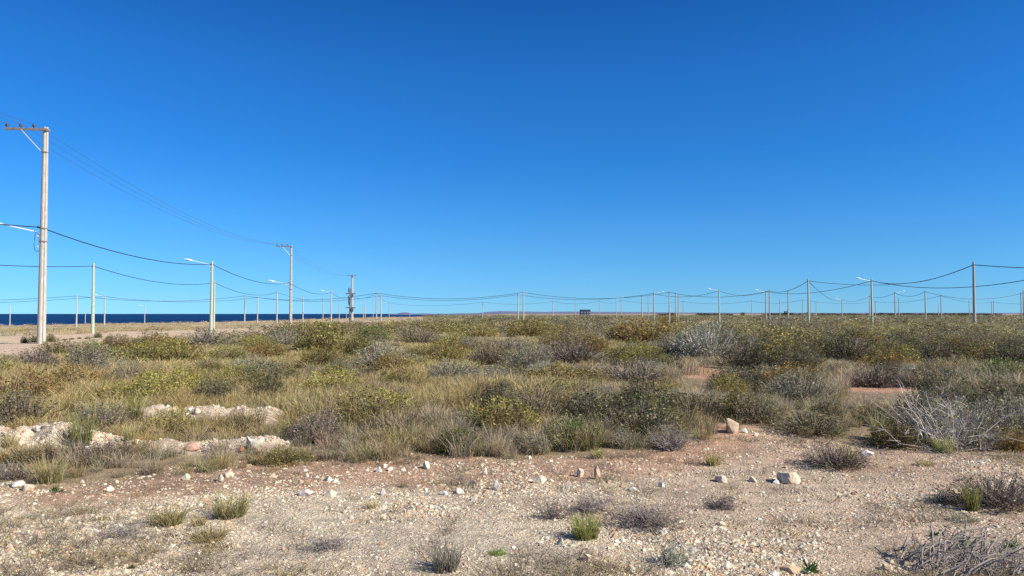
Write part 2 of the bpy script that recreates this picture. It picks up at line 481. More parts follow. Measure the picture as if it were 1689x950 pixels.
# ------------------------------------------------------------------ sea
m, n, l, out = new_mat("sea_water")
p = n.new("ShaderNodeBsdfPrincipled")
geo = n.new("ShaderNodeNewGeometry")
mp = n.new("ShaderNodeMapping"); mp.inputs['Scale'].default_value = (0.0008, 0.004, 0.1)
nz = n.new("ShaderNodeTexNoise"); nz.inputs['Scale'].default_value = 1.0; nz.inputs['Detail'].default_value = 3
l.new(geo.outputs['Position'], mp.inputs[0]); l.new(mp.outputs[0], nz.inputs[0])
mx = n.new("ShaderNodeMix"); mx.data_type = 'RGBA'
mx.inputs[6].default_value = (0.003, 0.026, 0.085, 1); mx.inputs[7].default_value = (0.006, 0.038, 0.12, 1)
mr = n.new("ShaderNodeMapRange"); mr.inputs[1].default_value = 0.4; mr.inputs[2].default_value = 0.62
l.new(nz.outputs[0], mr.inputs[0]); l.new(mr.outputs[0], mx.inputs[0])
bm = n.new("ShaderNodeBump"); bm.inputs['Strength'].default_value = 0.3; bm.inputs['Distance'].default_value = 0.6
l.new(nz.outputs[0], bm.inputs['Height'])
l.new(mx.outputs[2], p.inputs['Base Color'])
p.inputs['Roughness'].default_value = 0.6; p.inputs['IOR'].default_value = 1.33
p.inputs['Specular IOR Level'].default_value = 0.12
l.new(p.outputs[0], out.inputs[0])
W = 90000.0
o = link("sea", np_mesh("sea", [(-W, -W, -10.5), (W, -W, -10.5), (W, W, -10.5), (-W, W, -10.5)], [np.array([[0, 1, 2, 3]])], None, m))
tag(o, "deep blue sea beyond the low coast", "sea", kind="structure")

# ------------------------------------------------------------------ hills across the bay
M_HILL = solid_mat("distant_hill_haze_tint", (0.125, 0.135, 0.235), 0.95, 0, 0.2, 0.004, bump=0)  # blue purple of distance haze is put into the hill colour
HD = 9000.0
hx_px = np.arange(640, 1900, 4.0)
hh = np.interp(hx_px, [640, 655, 660, 666, 672, 680, 700, 740, 790, 805, 825, 870, 900, 930, 990, 1060, 1120, 1200, 1300, 1900],
               [-3, 0.2, 1.9, 2.6, 2.3, 0.5, 0.4, 0.35, 1.2, 3.2, 4.4, 3.4, 3.1, 3.7, 3.3, 2.8, 2.3, 1.7, 1.7, 1.4])
hh = hh + 0.35 * vnoise(hx_px, hx_px * 0, 14, 31) + 0.25 * vnoise(hx_px, hx_px * 0, 5, 32)
rows = []
for k, (fd, fh) in enumerate(((-700, -0.15), (-350, 0.5), (0, 1.0), (500, 0.8), (1500, -0.2))):
    d = HD + fd
    x = (hx_px - CX) / F * d
    z = CAMZ + np.where(fh > 0, hh * fh / F * HD, 0) - (14 if fh < 0 else 0) + (vnoise(x, x * 0 + d, 400, 33) * 3 if 0 < fh < 1 else 0)
    rows.append(np.stack([x, np.full_like(x, d), z], 1))
V = np.concatenate(rows); nn = len(hx_px)
i = (np.arange(4)[:, None] * nn); j = np.arange(nn - 1)[None]
Q = np.stack([i + j, i + j + 1, i + nn + j + 1, i + nn + j], -1).reshape(-1, 4)
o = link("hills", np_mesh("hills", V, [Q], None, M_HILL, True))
tag(o, "low purple hills along the far coast", "hills", kind="structure")

# ------------------------------------------------------------------ plant shapes
def jitter_colour(rng, base, k, var=0.18, mix=None, mixp=0.3):
    c = np.tile(np.array(base, float), (k, 1))
    if mix is not None:
        s = rng.random(k) < mixp
        c[s] = np.array(mix)
    c *= (1 + var * rng.standard_normal((k, 1))).clip(0.45, 1.7)
    c *= 1 + 0.05 * rng.standard_normal((k, 3))
    return np.concatenate([c.clip(0.01, 0.9), np.ones((k, 1))], 1)

def unit(v):
    return v / (np.linalg.norm(v, axis=-1, keepdims=True) + 1e-9)

def ribbons(rng, P, W):
    """P (k,m,3) polylines, W (k,m) widths -> strips"""
    k, m, _ = P.shape
    T = np.gradient(P, axis=1)
    side = unit(np.cross(T, rng.standard_normal((k, 1, 3)))) * W[..., None] * 0.5
    V = np.stack([P - side, P + side], 2).reshape(-1, 3)
    b = (np.arange(k) * m * 2)[:, None] + (np.arange(m - 1) * 2)[None]
    Q = np.stack([b, b + 1, b + 3, b + 2], -1).reshape(-1, 4)
    return V, Q

def leaves(rng, P, D, L, Wd):
    """elongated quads (diamonds) at P along D"""
    k = len(P)
    S_ = unit(np.cross(D, rng.standard_normal((k, 3)))) * (Wd * 0.5)[:, None]
    E = D * L[:, None]
    V = np.stack([P, P + E * 0.5 + S_, P + E, P + E * 0.5 - S_], 1).reshape(-1, 3)
    Q = np.arange(k * 4).reshape(-1, 4)
    return V, Q

def shrub_data(rng, shoots=260, per=9, leaf=0.045, spike=0.12, base=(0.13, 0.14, 0.05), mix=None, mixp=0.3,
               twig=(0.20, 0.165, 0.14), twig_w=0.010, inner=0.25, flat=0.75, tips=0):
    """shrub about 1 wide (radius 0.5) and `flat` tall; returns foliage (V,Q,C) and twigs (V,Q,C)"""
    d = rng.standard_normal((shoots, 3)); d[:, 2] = np.abs(d[:, 2]) * 0.95 + 0.03
    d = unit(d)
    lobes = unit(np.stack([rng.standard_normal(7), rng.standard_normal(7), np.abs(rng.standard_normal(7)) + .2], 1))
    lump = 0.70 + 0.36 * (np.maximum(0, d @ lobes.T) ** 5).max(1) + 0.06 * rng.standard_normal(shoots)
    r = lump * np.where(rng.random(shoots) < inner, rng.uniform(0.35, 0.8, shoots), 1.0)
    tip = d * r[:, None] * np.array([0.5, 0.5, flat])
    root = rng.normal(0, 0.06, (shoots, 3)) * [1, 1, 0]
    midp = root + (tip - root) * 0.55 + np.stack([tip[:, 0] * .12, tip[:, 1] * .12, -0.05 * np.ones(shoots)], 1) + rng.normal(0, .02, (shoots, 3))
    out_dir = unit(d * [0.8, 0.8, 0.5] + [0, 0, 0.65] + rng.normal(0, 0.28, (shoots, 3)))
    end = tip + out_dir * spike * rng.uniform(0.4, 1.3, (shoots, 1))
    P = np.stack([root, midp, tip, end], 1)
    Wd = np.array([1.3, 1.0, 0.6, 0.2])[None] * twig_w * rng.uniform(.6, 1.4, (shoots, 1))
    tv, tq = ribbons(rng, P, Wd)
    tc = np.repeat(jitter_colour(rng, twig, shoots, 0.22), 8, 0)
    # leaves
    t = rng.random((shoots, per, 1))
    LP = (tip[:, None] * (1 - t) + end[:, None] * t + rng.normal(0, 0.018, (shoots, per, 3)))
    low = rng.random((shoots, per, 1)) < 0.3
    LP = np.where(low, midp[:, None] * (1 - t) + tip[:, None] * t + rng.normal(0, 0.03, (shoots, per, 3)), LP).reshape(-1, 3)
    LD = unit(np.repeat(out_dir, per, 0) + rng.normal(0, 0.75, (shoots * per, 3)))
    L = leaf * rng.uniform(0.5, 1.5, shoots * per)
    lv, lq = leaves(rng, LP, LD, L, L * rng.uniform(0.35, 0.6, shoots * per))
    cs = jitter_colour(rng, base, shoots, 0.16, mix, mixp)
    lc = np.repeat(cs, per, 0) * np.concatenate([rng.uniform(0.75, 1.25, (shoots * per, 1))] * 3 + [np.ones((shoots * per, 1))], 1)
    lc = np.repeat(lc, 4, 0)
    return (lv, lq, lc), (tv, tq, tc)

def twig_data(rng, stems=60, sub=5, h=0.8, spread=0.5, col=(0.3, 0.27, 0.24), w=0.012, curl=0.15):
    """bare branching twigs"""
    Vs, Qs, Cs, off = [], [], [], 0
    for s_ in range(stems):
        a = rng.uniform(0, 2 * math.pi); e = rng.uniform(0.15, 1.0)
        dr = np.array([math.cos(a) * spread * e, math.sin(a) * spread * e, h * rng.uniform(0.55, 1.0) * (1.1 - 0.6 * e)])
        n_ = 5
        t = np.linspace(0, 1, n_)[:, None]
        P = t * dr + np.cumsum(rng.normal(0, curl * 0.12, (n_, 3)), 0) + rng.normal(0, 0.03, 3) * [1, 1, 0]
        P[:, 2] = np.maximum(P[:, 2], 0.0)
        lines = [(P, w)]
        for _ in range(sub):
            k = rng.integers(1, n_)
            b = unit(unit(dr) + rng.normal(0, 0.7, 3)) * rng.uniform(0.1, 0.3) * h
            lines.append((P[k] + np.linspace(0, 1, n_)[:, None] * b + np.cumsum(rng.normal(0, 0.012, (n_, 3)), 0), w * 0.55))
        PP = np.stack([q for q, _ in lines]); WW = np.stack([np.linspace(1, 0.3, n_) * q for _, q in lines])
        v, q = ribbons(rng, PP, WW)
        Vs.append(v); Qs.append(q + off); off += len(v)
        Cs.append(np.repeat(jitter_colour(rng, col, len(lines), 0.2), n_ * 2, 0))
    return np.concatenate(Vs), np.concatenate(Qs), np.concatenate(Cs)

def grass_data(rng, n=60, h=0.36, spread=0.14, w=0.007, base=(0.25, 0.24, 0.09), tipc=(0.50, 0.42, 0.24), lean=0.45, seg=3, dead=0.25):
    a = rng.uniform(0, 2 * math.pi, n); rad = spread * np.sqrt(rng.random(n)) * 0.6
    root = np.stack([np.cos(a) * rad, np.sin(a) * rad, np.zeros(n)], 1)
    a2 = a + rng.normal(0, 0.7, n)
    L = h * rng.uniform(0.5, 1.15, n); ln = lean * rng.uniform(0.1, 1.2, n)
    t = np.linspace(0, 1, seg + 1)[None, :, None]
    dirn = np.stack([np.cos(a2), np.sin(a2), np.zeros(n)], 1)[:, None]
    P = root[:, None] + dirn * (ln * L)[:, None, None] * t ** 1.6 + np.array([0, 0, 1.0]) * L[:, None, None] * (t - 0.25 * ln[:, None, None] * t ** 2)
    P = P + rng.normal(0, 0.006, P.shape) * (t > 0)
    W_ = w * rng.uniform(0.6, 1.4, (n, 1)) * np.linspace(1, 0.25, seg + 1)[None]
    v, q = ribbons(rng, P, W_)
    b = jitter_colour(rng, base, n, 0.2, (0.34, 0.30, 0.22), dead)
    tc = jitter_colour(rng, tipc, n, 0.2)
    k = np.linspace(0, 1, seg + 1)[None, :, None] ** 1.5
    C = b[:, None] * (1 - k) + tc[:, None] * k
    return v, q, np.repeat(C.reshape(-1, 4), 2, 0)

def scatter(name, variants, X, Y, Z, Sc, Rz, pick, mat, tint=None, sz=None):
    """merge copies of the variants into ONE mesh (for stuff that nobody could count)"""
    Vs, Qs, Cs, off = [], [], [], 0
    for k, (v, q, c) in enumerate(variants):
        idx = np.where(pick == k)[0]
        if not len(idx): continue
        cs, sn = np.cos(Rz[idx])[:, None], np.sin(Rz[idx])[:, None]
        s = Sc[idx][:, None]
        s3 = s if sz is None else sz[idx][:, None]
        x = (v[:, 0] * cs - v[:, 1] * sn) * s + X[idx][:, None]
        y = (v[:, 0] * sn + v[:, 1] * cs) * s + Y[idx][:, None]
        z = v[:, 2] * s3 + Z[idx][:, None]
        Vs.append(np.stack([x, y, z], -1).reshape(-1, 3))
        Qs.append((q[None] + (np.arange(len(idx)) * len(v))[:, None, None]).reshape(-1, q.shape[1]) + off)
        cc = np.broadcast_to(c[None], (len(idx), *c.shape)).copy()
        if tint is not None: cc[..., :3] *= tint[idx][:, None, :]
        Cs.append(cc.reshape(-1, 4)); off += len(idx) * len(v)
    return np_mesh(name, np.concatenate(Vs), [np.concatenate(Qs)], np.concatenate(Cs), mat)

PAL = {  # leaf colour, second colour, share, twig colour
    'olive': ((0.22, 0.20, 0.050), (0.31, 0.26, 0.06), 0.3, (0.20, 0.16, 0.11)),
    'yellow': ((0.34, 0.29, 0.065), (0.27, 0.24, 0.065), 0.4, (0.24, 0.18, 0.10)),
    'rust': ((0.33, 0.215, 0.06), (0.25, 0.205, 0.06), 0.4, (0.20, 0.13, 0.09)),
    'grey': ((0.26, 0.25, 0.145), (0.33, 0.30, 0.20), 0.3, (0.25, 0.21, 0.18)),
    'silver': ((0.31, 0.31, 0.22), (0.38, 0.36, 0.28), 0.4, (0.34, 0.31, 0.26)),
    'dark': ((0.12, 0.125, 0.045), (0.21, 0.18, 0.085), 0.4, (0.17, 0.135, 0.12)),
    'green': ((0.135, 0.17, 0.045), (0.20, 0.21, 0.06), 0.3, (0.18, 0.15, 0.09)),
    'brown': ((0.205, 0.175, 0.095), (0.27, 0.225, 0.12), 0.5, (0.21, 0.17, 0.125)),
    'mauve': ((0.21, 0.172, 0.125), (0.26, 0.215, 0.15), 0.5, (0.215, 0.175, 0.15)),
}
rng = np.random.default_rng(7)
SHRUB = {}
for kind, (b, m2, mp_, tw) in PAL.items():
    SHRUB[kind] = []
    for v_ in range(3):
        dense = dict(shoots=430, per=8, leaf=0.042, spike=0.12)
        if kind == 'brown': dense = dict(shoots=500, per=7, leaf=0.036, spike=0.13)
        if kind == 'mauve': dense = dict(shoots=560, per=5, leaf=0.034, spike=0.15)
        if kind in ('grey', 'silver'): dense = dict(shoots=460, per=8, leaf=0.034, spike=0.13)
        fo, tw_ = shrub_data(rng, base=b, mix=m2, mixp=mp_, twig=tw, **dense)
        fm = np_mesh("foliage", fo[0], [fo[1]], fo[2], M_LEAF)
        tm = np_mesh("twigs", tw_[0], [tw_[1]], tw_[2], M_TWIG)
        v = np.concatenate([fo[0], tw_[0]]); q = np.concatenate([fo[1], tw_[1] + len(fo[0])]); c = np.concatenate([fo[2], tw_[2]])
        SHRUB[kind].append((fm, tm, np_mesh("shrub", v, [q], c, M_LEAF)))

# ------------------------------------------------------------------ poles
LOW_H = 6.35
def shaft_mesh(name, h, r0, r1, mat, seams=False, n=14):
    mb = MB()
    zs = np.linspace(-0.5, h, 22 if seams else 9)
    rad = r0 + (r1 - r0) * np.clip(zs / h, 0, 1)
    if seams:                                   # vibrated concrete: two rounded flanges with a groove between them
        a = np.arange(24) / 24 * 2 * math.pi
        prof = 1 - 0.34 * np.exp(-((np.cos(a)) / 0.20) ** 2)
        V = np.stack([np.cos(a)[None] * prof[None] * rad[:, None], np.sin(a)[None] * prof[None] * rad[:, None], np.broadcast_to(zs[:, None], (len(zs), 24))], -1).reshape(-1, 3)
        i = np.arange(len(zs) - 1)[:, None] * 24; j = np.arange(24)[None]
        Qs = np.stack([i + j, i + (j + 1) % 24, i + 24 + (j + 1) % 24, i + 24 + j], -1).reshape(-1, 4)
        top = len(V); V = np.concatenate([V, [[0, 0, h]]])
        T = np.array([[(len(zs) - 1) * 24 + k, (len(zs) - 1) * 24 + (k + 1) % 24, top] for k in range(24)])
        mb.add(V, Qs, T)
    else:
        mb.tube([(0, 0, z) for z in zs], rad, n)
    return mb.mesh(name, mat, False)

def bracket_mesh():
    mb = MB()
    mb.box((0, 0, 0), (0.30, 0.05, 0.07)); mb.tube([(0.14, 0, 0.0), (0.14, 0, 0.09)], 0.03, 8); mb.box((0, 0, 0.05), (0.06, 0.26, 0.05))
    return mb.mesh("cable_clamp", M_WOOD)
def lamp_arm_mesh(L=2.0, rise=0.42, drop=0.85):
    mb = MB()
    pts = [(0, 0, -drop), (0, 0, -0.12)] + [(-0.14 * math.sin(t), 0, -0.12 + 0.16 * (1 - math.cos(t))) for t in (0.5, 1.0, 1.4)]
    e = pts[-1]
    pts += [(e[0] - (L - .14) * t, 0, e[2] + rise * t) for t in (0.35, 0.7, 1.0)]
    mb.tube(pts, 0.030, 8)
    for z in (-drop + 0.08, -0.22): mb.box((0.05, 0, z), (0.14, 0.20, 0.05))
    return mb.mesh("lamp_arm", M_LAMPWHITE, False), pts[-1]
def lamp_head_mesh():
    mb = MB()
    xs = np.array([0.12, 0.0, -0.10, -0.30, -0.55, -0.75, -0.84])
    w = np.array([0.045, 0.06, 0.12, 0.17, 0.16, 0.11, 0.04]); up = np.array([0.04, 0.06, 0.10, 0.11, 0.09, 0.06, 0.02]); dn = np.array([0.04, 0.05, 0.07, 0.06, 0.05, 0.035, 0.01])
    a = np.arange(12) / 12 * 2 * math.pi
    V = np.stack([np.broadcast_to(xs[:, None], (7, 12)), np.cos(a)[None] * w[:, None], np.where(np.sin(a) > 0, np.sin(a)[None] * up[:, None], np.sin(a)[None] * dn[:, None])], -1).reshape(-1, 3)
    V[:, 2] += -0.2 * V[:, 0]
    i = np.arange(6)[:, None] * 12; j = np.arange(12)[None]
    Qs = np.stack([i + j, i + 12 + j, i + 12 + (j + 1) % 12, i + (j + 1) % 12], -1).reshape(-1, 4)
    mb.add(V, Qs)
    for k0, fl in ((0, 0), (72, 1)):
        c_ = [k0 + k for k in range(12)]
        ctr = mb.n; mb.v.append(V[k0:k0 + 12].mean(0)[None]); mb.n += 1
        mb.t.append(np.array([[c_[k], c_[(k + 1) % 12], ctr] for k in range(12)]))
    return mb.mesh("lamp_head", M_LAMPWHITE, True)
def glass_mesh():
    mb = MB()
    a = np.arange(12) / 12 * 2 * math.pi
    top = np.stack([-0.45 + 0.24 * np.cos(a), 0.125 * np.sin(a), 0.045 + 0 * a], 1); bot = top * [1, 0.8, 1] + [0, 0, -0.045]
    V = np.concatenate([top, bot, [[-0.45, 0, -0.01]]]); j = np.arange(12)
    mb.add(V, np.stack([j, (j + 1) % 12, 12 + (j + 1) % 12, 12 + j], 1)[:, ::-1], np.stack([12 + j, 12 + (j + 1) % 12, np.full(12, 24)], 1)[:, ::-1])
    return mb.mesh("lamp_glass", M_GLASS)

SHAFT = {'green': shaft_mesh("shaft", LOW_H, 0.150, 0.095, M_GREENPOLE), 'grey': shaft_mesh("shaft", LOW_H, 0.138, 0.088, M_GREYPOLE),
         'white': shaft_mesh("shaft", LOW_H, 0.145, 0.095, M_CONC)}
ME_CLAMP = bracket_mesh()
ME_ARM, ARM_END = lamp_arm_mesh()
ME_HEAD, ME_LGLASS = lamp_head_mesh(), glass_mesh()
LINE_ROT = 0.10                                  # the rows run almost straight away from the camera
def add_lamp(root, z, r, side, scale=1.0):
    rz = 0 if side < 0 else math.pi
    a = link("lamp_arm", ME_ARM, root, (-r if side < 0 else r, 0, z), (0, 0, rz), (scale,) * 3)
    h = link("lamp_head", ME_HEAD, a, ARM_END)
    link("lamp_glass", ME_LGLASS, h, (0, 0, 0))
    return a

POLES = {}
GROUP_POLE = "low line poles across the scrubland"
def low_pole(px, ytop, col, label, lamp=0, lean=0.0, dist=None):
    x, d = dist_for_top(px, ytop, LOW_H) if dist is None else (ray(px, ytop)[0] * dist, dist)
    z = hz(x, d)
    if not lean: lean = 0.012 * (((px * 7.31) % 1) - 0.5)
    root = empty("lamp_pole" if lamp else "line_pole", (x, d, z), LINE_ROT)
    tag(root, label, "street lamp" if lamp else "pole", GROUP_POLE)
    link("shaft", SHAFT[col], root, rot=(0, lean, 0))
    link("cable_clamp", ME_CLAMP, root, (lean * LOW_H * 1.0, 0, LOW_H - 0.30))
    if lamp:
        add_lamp(root, LOW_H - 0.28, 0.10, lamp, 0.80 if d < 90 else 0.72)
    POLES[px] = (x + lean * LOW_H, d, z + LOW_H - 0.26)
    return root

low_pole(17, 501, 'white', "pale short pole against the sea at the outer edge of the shore")
low_pole(127, 486, 'white', "slim white pole before the sea, between the tall concrete pole and the green one")
low_pole(141, 507, 'white', "tiny faint pole on the shore between the slim white pole and the green one", dist=300)
low_pole(155, 434, 'green', "pale green pole standing by the sandy track, no lamp")
low_pole(173, 487, 'white', "white lamp pole on the shore beside the pale green pole", lamp=-1)
low_pole(239, 504, 'white', "small lone lamp pole on the shore halfway between two green poles", lamp=-1)
low_pole(349.5, 431, 'green', "pale green lamp pole whose long white lamp reaches toward the sea", lamp=-1)
low_pole(353.5, 463, 'green', "green pole half hidden directly behind the green lamp pole", lean=0.004)
low_pole(404, 486, 'white', "faint white pole first past the pair of green poles")
low_pole(425, 489, 'white', "stout white pole midway between the green lamp pole and the second crossarm pole")
low_pole(457, 480, 'white', "white pole in front of the sea, nearest the second crossarm pole on its shore side")
low_pole(500, 488, 'white', "faint pale pole just inland of the second crossarm pole")
low_pole(533, 492, 'grey', "dark thin pole beside the lamp pole before the transformer station")
low_pole(546.5, 480, 'white', "bright white lamp pole between the crossarm pole and the transformer station", lamp=-1)
low_pole(559.5, 495, 'grey', "grey thin pole just ahead of the transformer station")
low_pole(571.5, 503, 'grey', "very short dim pole touching the transformer station")
low_pole(599.5, 494, 'grey', "grey pole first inland from the transformer station")
low_pole(602.5, 500, 'white', "faint white lamp pole hugging the grey pole past the transformer station", lamp=-1)
low_pole(615.5, 505, 'white', "small faint pole between the transformer station and the tall dark pole")
low_pole(621, 481, 'grey', "tall dark pole with many cables where the sea band thins")
low_pole(628.8, 486, 'white', "white pole right behind the tall dark pole", lean=0.006)
low_pole(642, 499, 'grey', "short pole with a lamp over the last of the open sea", lamp=-1)
low_pole(676, 516, 'white', "tiniest white pole by the distant headland at the end of the sea", dist=560)
low_pole(796, 497, 'white', "faint pole standing before the start of the purple hills")
low_pole(854.5, 484, 'green', "pale pole with a small lamp, forming a pair in mid view", lamp=1)
low_pole(863.3, 480, 'green', "slim bare pole, taller of the close pair in mid view")
low_pole(912, 496, 'white', "faint white pole between the close pair and the dark building")
low_pole(949, 495, 'grey', "grey pole just short of the dark building")
low_pole(988.8, 495, 'grey', "grey pole just past the dark building")
low_pole(1016.7, 491, 'white', "white lamp pole second past the dark building", lamp=1)
low_pole(1024.6, 494, 'grey', "grey pole close beside the white lamp pole past the dark building")
low_pole(1058.7, 486, 'grey', "thin grey pole above the orange brown bush")
low_pole(1069.5, 488, 'grey', "short grey pole between two taller ones over the orange brown bush")
low_pole(1078.4, 482, 'grey', "lamp pole whose dark lamp points away from the sea, over the orange brown bush", lamp=1)
low_pole(1103.8, 480, 'white', "faintest pale pole behind the bush with the dark red top")
low_pole(1115, 482, 'white', "white pole of the pair right of the dark red topped bush")
low_pole(1118.6, 485, 'grey', "grey pole leaning against the white one in their close pair", lean=0.003)
low_pole(1127, 496, 'grey', "small dim pole just past the close white and grey pair")
low_pole(1186.2, 477, 'green', "pale pole with a white lamp above the big silvery bush", lamp=-1)
low_pole(1239.5, 495, 'grey', "short grey T shaped pole alone between the silvery bush and the lamp pair")
low_pole(1263, 479, 'grey', "grey lamp pole with white lamp, partner of a bare pole", lamp=-1)
low_pole(1269, 477.5, 'grey', "bare dark pole standing close behind the white lamp")
low_pole(1286, 494, 'white', "faintest pole between the lamp pair and the dark leaning pole")
low_pole(1299.5, 478.5, 'grey', "dark slightly leaning pole before a distant round tree", lean=0.006)
low_pole(1324, 493, 'grey', "short dark pole tight beside the tall half shaded pole")
low_pole(1333, 460, 'green', "tall pole, shaded on its seaward half, where two cables part")
low_pole(1336.4, 495, 'grey', "small grey pole peeking out behind the tall half shaded pole")
low_pole(1346, 498, 'grey', "small leaning pole beyond the tall half shaded pole", lean=0.004)
low_pole(1388.5, 493, 'grey', "lone small lamp pole midway between the two tall poles", lamp=-1)
low_pole(1434, 487, 'white', "faint pole directly behind the tall lamp pole with the long white lamp")
low_pole(1437.5, 460, 'green', "tall lamp pole with a long white lamp above the inland scrub", lamp=-1)
low_pole(1443.7, 496, 'grey', "short pole peeking out just inland of the tall lamp pole")
low_pole(1476, 481, 'grey', "dark pole with a small lamp on its inland side", lamp=1)
low_pole(1482, 491, 'grey', "thin leaning pole next to the dark pole with the inland lamp", lean=0.005)
low_pole(1526, 479, 'grey', "bare grey pole alone halfway to the tallest inland pole")
low_pole(1547.5, 497, 'white', "faint distant pole beside the bare grey one", dist=330)
low_pole(1552, 486, 'grey', "thin grey pole just past the faint distant one")
low_pole(1598.5, 495, 'grey', "small pole immediately seaward of the tallest inland pole")
low_pole(1605.3, 432, 'grey', "tallest and nearest inland pole, shaded along its seaward half")
low_pole(1635.5, 497, 'grey', "short dark pole, first of two touching ones past the tallest inland pole")
low_pole(1638.6, 496, 'grey', "short dark pole, second of two touching ones past the tallest inland pole")
low_pole(1683.8, 482, 'grey', "pole near the picture's inland edge with a pale twin")
low_pole(1688, 484, 'grey', "last pole at the inland edge, cut by the picture's border", dist=146)

# tall concrete poles of the medium voltage line
def insulator_mesh():
    mb = MB()
    mb.tube([(0, 0, 0), (0, 0, 0.07), (0, 0, 0.071), (0, 0, 0.10), (0, 0, 0.13), (0, 0, 0.131), (0, 0, 0.17), (0, 0, 0.20), (0, 0, 0.23)],
            [0.018, 0.018, 0.085, 0.10, 0.05, 0.075, 0.07, 0.035, 0.03], 12)
    return mb.mesh("insulator", M_INS, True)
ME_INS = insulator_mesh()
HV = {}
def tall_pole(px, ytop, d, label, H, lamp=True, both=False, loop=False):
    x = ray(px, ytop)[0] * d
    z = hz(x, d)
    H = CAMZ + ray(px, ytop)[1] * d - z if H is None else H
    root = empty("power_pole", (x, d, z), LINE_ROT)
    tag(root, label, "power pole", "tall concrete poles of the high line")
    link("shaft", shaft_mesh("shaft", H, 0.212, 0.135, M_CONC, True), root, rot=(0, 0, math.radians(36)))
    mb = MB()
    mb.box((-0.92 if not both else 0, -0.19, H - 0.16), (2.15 if not both else 2.2, 0.10, 0.12))
    mb.box((0.0, -0.02, H - 0.16), (0.36, 0.30, 0.09))
    arm = mb.build("crossarm", M_WOOD, root)
    xs = (-1.88, -1.18, -0.52) if not both else (-0.95, 0.0, 0.95)
    for q in xs: link("insulator", ME_INS, arm, (q, -0.19, H - 0.10))
    HV[px] = [root.location.copy() + Vector((q, -0.19, H + 0.13)) for q in xs]
    mb = MB(); mb.tube([(-1.12, -0.25, H - 0.22), (-0.14, -0.2, H - 1.33)], 0.028, 6); mb.build("brace", M_GALV, root)
    for zb in (H - 1.36, H * 0.53, H * 0.47):
        mb = MB(); r = 0.235 + (0.145 - 0.235) * zb / H + 0.012
        mb.tube([(0, 0, zb - 0.03), (0, 0, zb + 0.03)], r, 16); mb.build("steel_band", M_WOOD, root)
    mb = MB(); mb.box((-0.26, 0, 0), (0.14, 0.06, 0.06)); mb.tube([(-0.30, 0, -.02), (-0.30, 0, 0.10)], 0.04, 8)
    link("cable_clamp", mb.mesh("cable_clamp", M_WOOD), root, (0, 0, 6.22))
    if lamp:
        add_lamp(root, 5.98, 0.24, -1, 1.0)
    if loop:
        mb = MB(); mb.tube([(-0.42, 0, 6.0), (-0.44, 0, 5.6), (-0.48, 0, 5.3), (-0.42, 0, 5.0), (-0.3, 0, 4.93), (-0.2, 0, 4.98)], 0.014, 6)
        mb.build("drip_loop", M_BLACK, root)
    POLES[px] = (x - 0.18, d, z + 6.24)
    return root
tall_pole(75.5, 210, 40.6, "tall concrete pole towering over the track, nearest and largest, with crossarm and lamp", None, loop=True)
tall_pole(480.5, 405, 104, "second tall concrete pole, with crossarm and lamp, on the tan field", None)

# transformer station: two poles with platforms, cut-outs and a transformer
d = 187.0
x = ray(581, 455)[0] * d; z = hz(x, d)
root = empty("transformer_station", (x, d, z), 0)
tag(root, "pole mounted transformer station with two platforms on a tall pole at the seaside", "transformer", None)
H = CAMZ + ray(581, 454)[1] * d - z
link("shaft", shaft_mesh("shaft", H, 0.34, 0.23, M_CONC, True), root)
mb = MB(); mb.tube([(-0.62, 0.1, -0.3), (-0.55, 0.1, H * 0.5), (-0.50, 0.1, H * 0.72)], [0.15, 0.12, 0.10], 10); mb.build("side_shaft", M_GREYPOLE, root)
mb = MB(); mb.box((0, -0.3, H - 0.15), (2.3, 0.12, 0.14)); arm = mb.build("crossarm", M_WOOD, root)
for q in (-0.95, 0.1, 0.95): link("insulator", ME_INS, arm, (q, -0.3, H - 0.08))
HV[581] = [Vector((x + q, d - 0.3, z + H + 0.13)) for q in (-0.95, 0.1, 0.95)]
for zz in (H * 0.60, H * 0.30):
    mb = MB(); mb.box((-0.25, -0.25, zz), (2.4, 0.9, 0.16)); mb.box((-0.25, -0.6, zz + 0.14), (2.4, 0.06, 0.14)); mb.build("platform", M_WOOD, root)
mb = MB(); mb.tube([(0.05, -0.55, H * 0.30 - 1.0), (0.05, -0.55, H * 0.30 - 0.95), (0.05, -0.55, H * 0.30 - 0.12)], [0.26, 0.34, 0.34], 14)
for k in range(8): mb.box((0.05 + 0.38 * math.cos(k * .785), -0.55 + 0.38 * math.sin(k * .785), H * 0.30 - 0.55), (0.05, 0.05, 0.7))
tr_ = mb.build("transformer_tank", M_TRANSF, root)
for k in (-1, 0, 1): link("bushing", ME_INS, tr_, (0.05 + 0.2 * k, -0.55, H * 0.30 + 0.05), scale=(.8, .8, 1.4))
for k, zz in enumerate((H * 0.50, H * 0.42, H * 0.68)):
    mb = MB(); mb.tube([(-0.75, -0.25, zz - 0.7), (-0.75, -0.25, zz - 0.1), (-0.80, -0.3, zz + 0.2), (-0.78, -0.25, zz + 0.75)], [0.08, 0.16, 0.14, 0.06], 8); mb.build("fuse_cutout", M_INS, root)
POLES[581] = (x, d, z + 6.1)

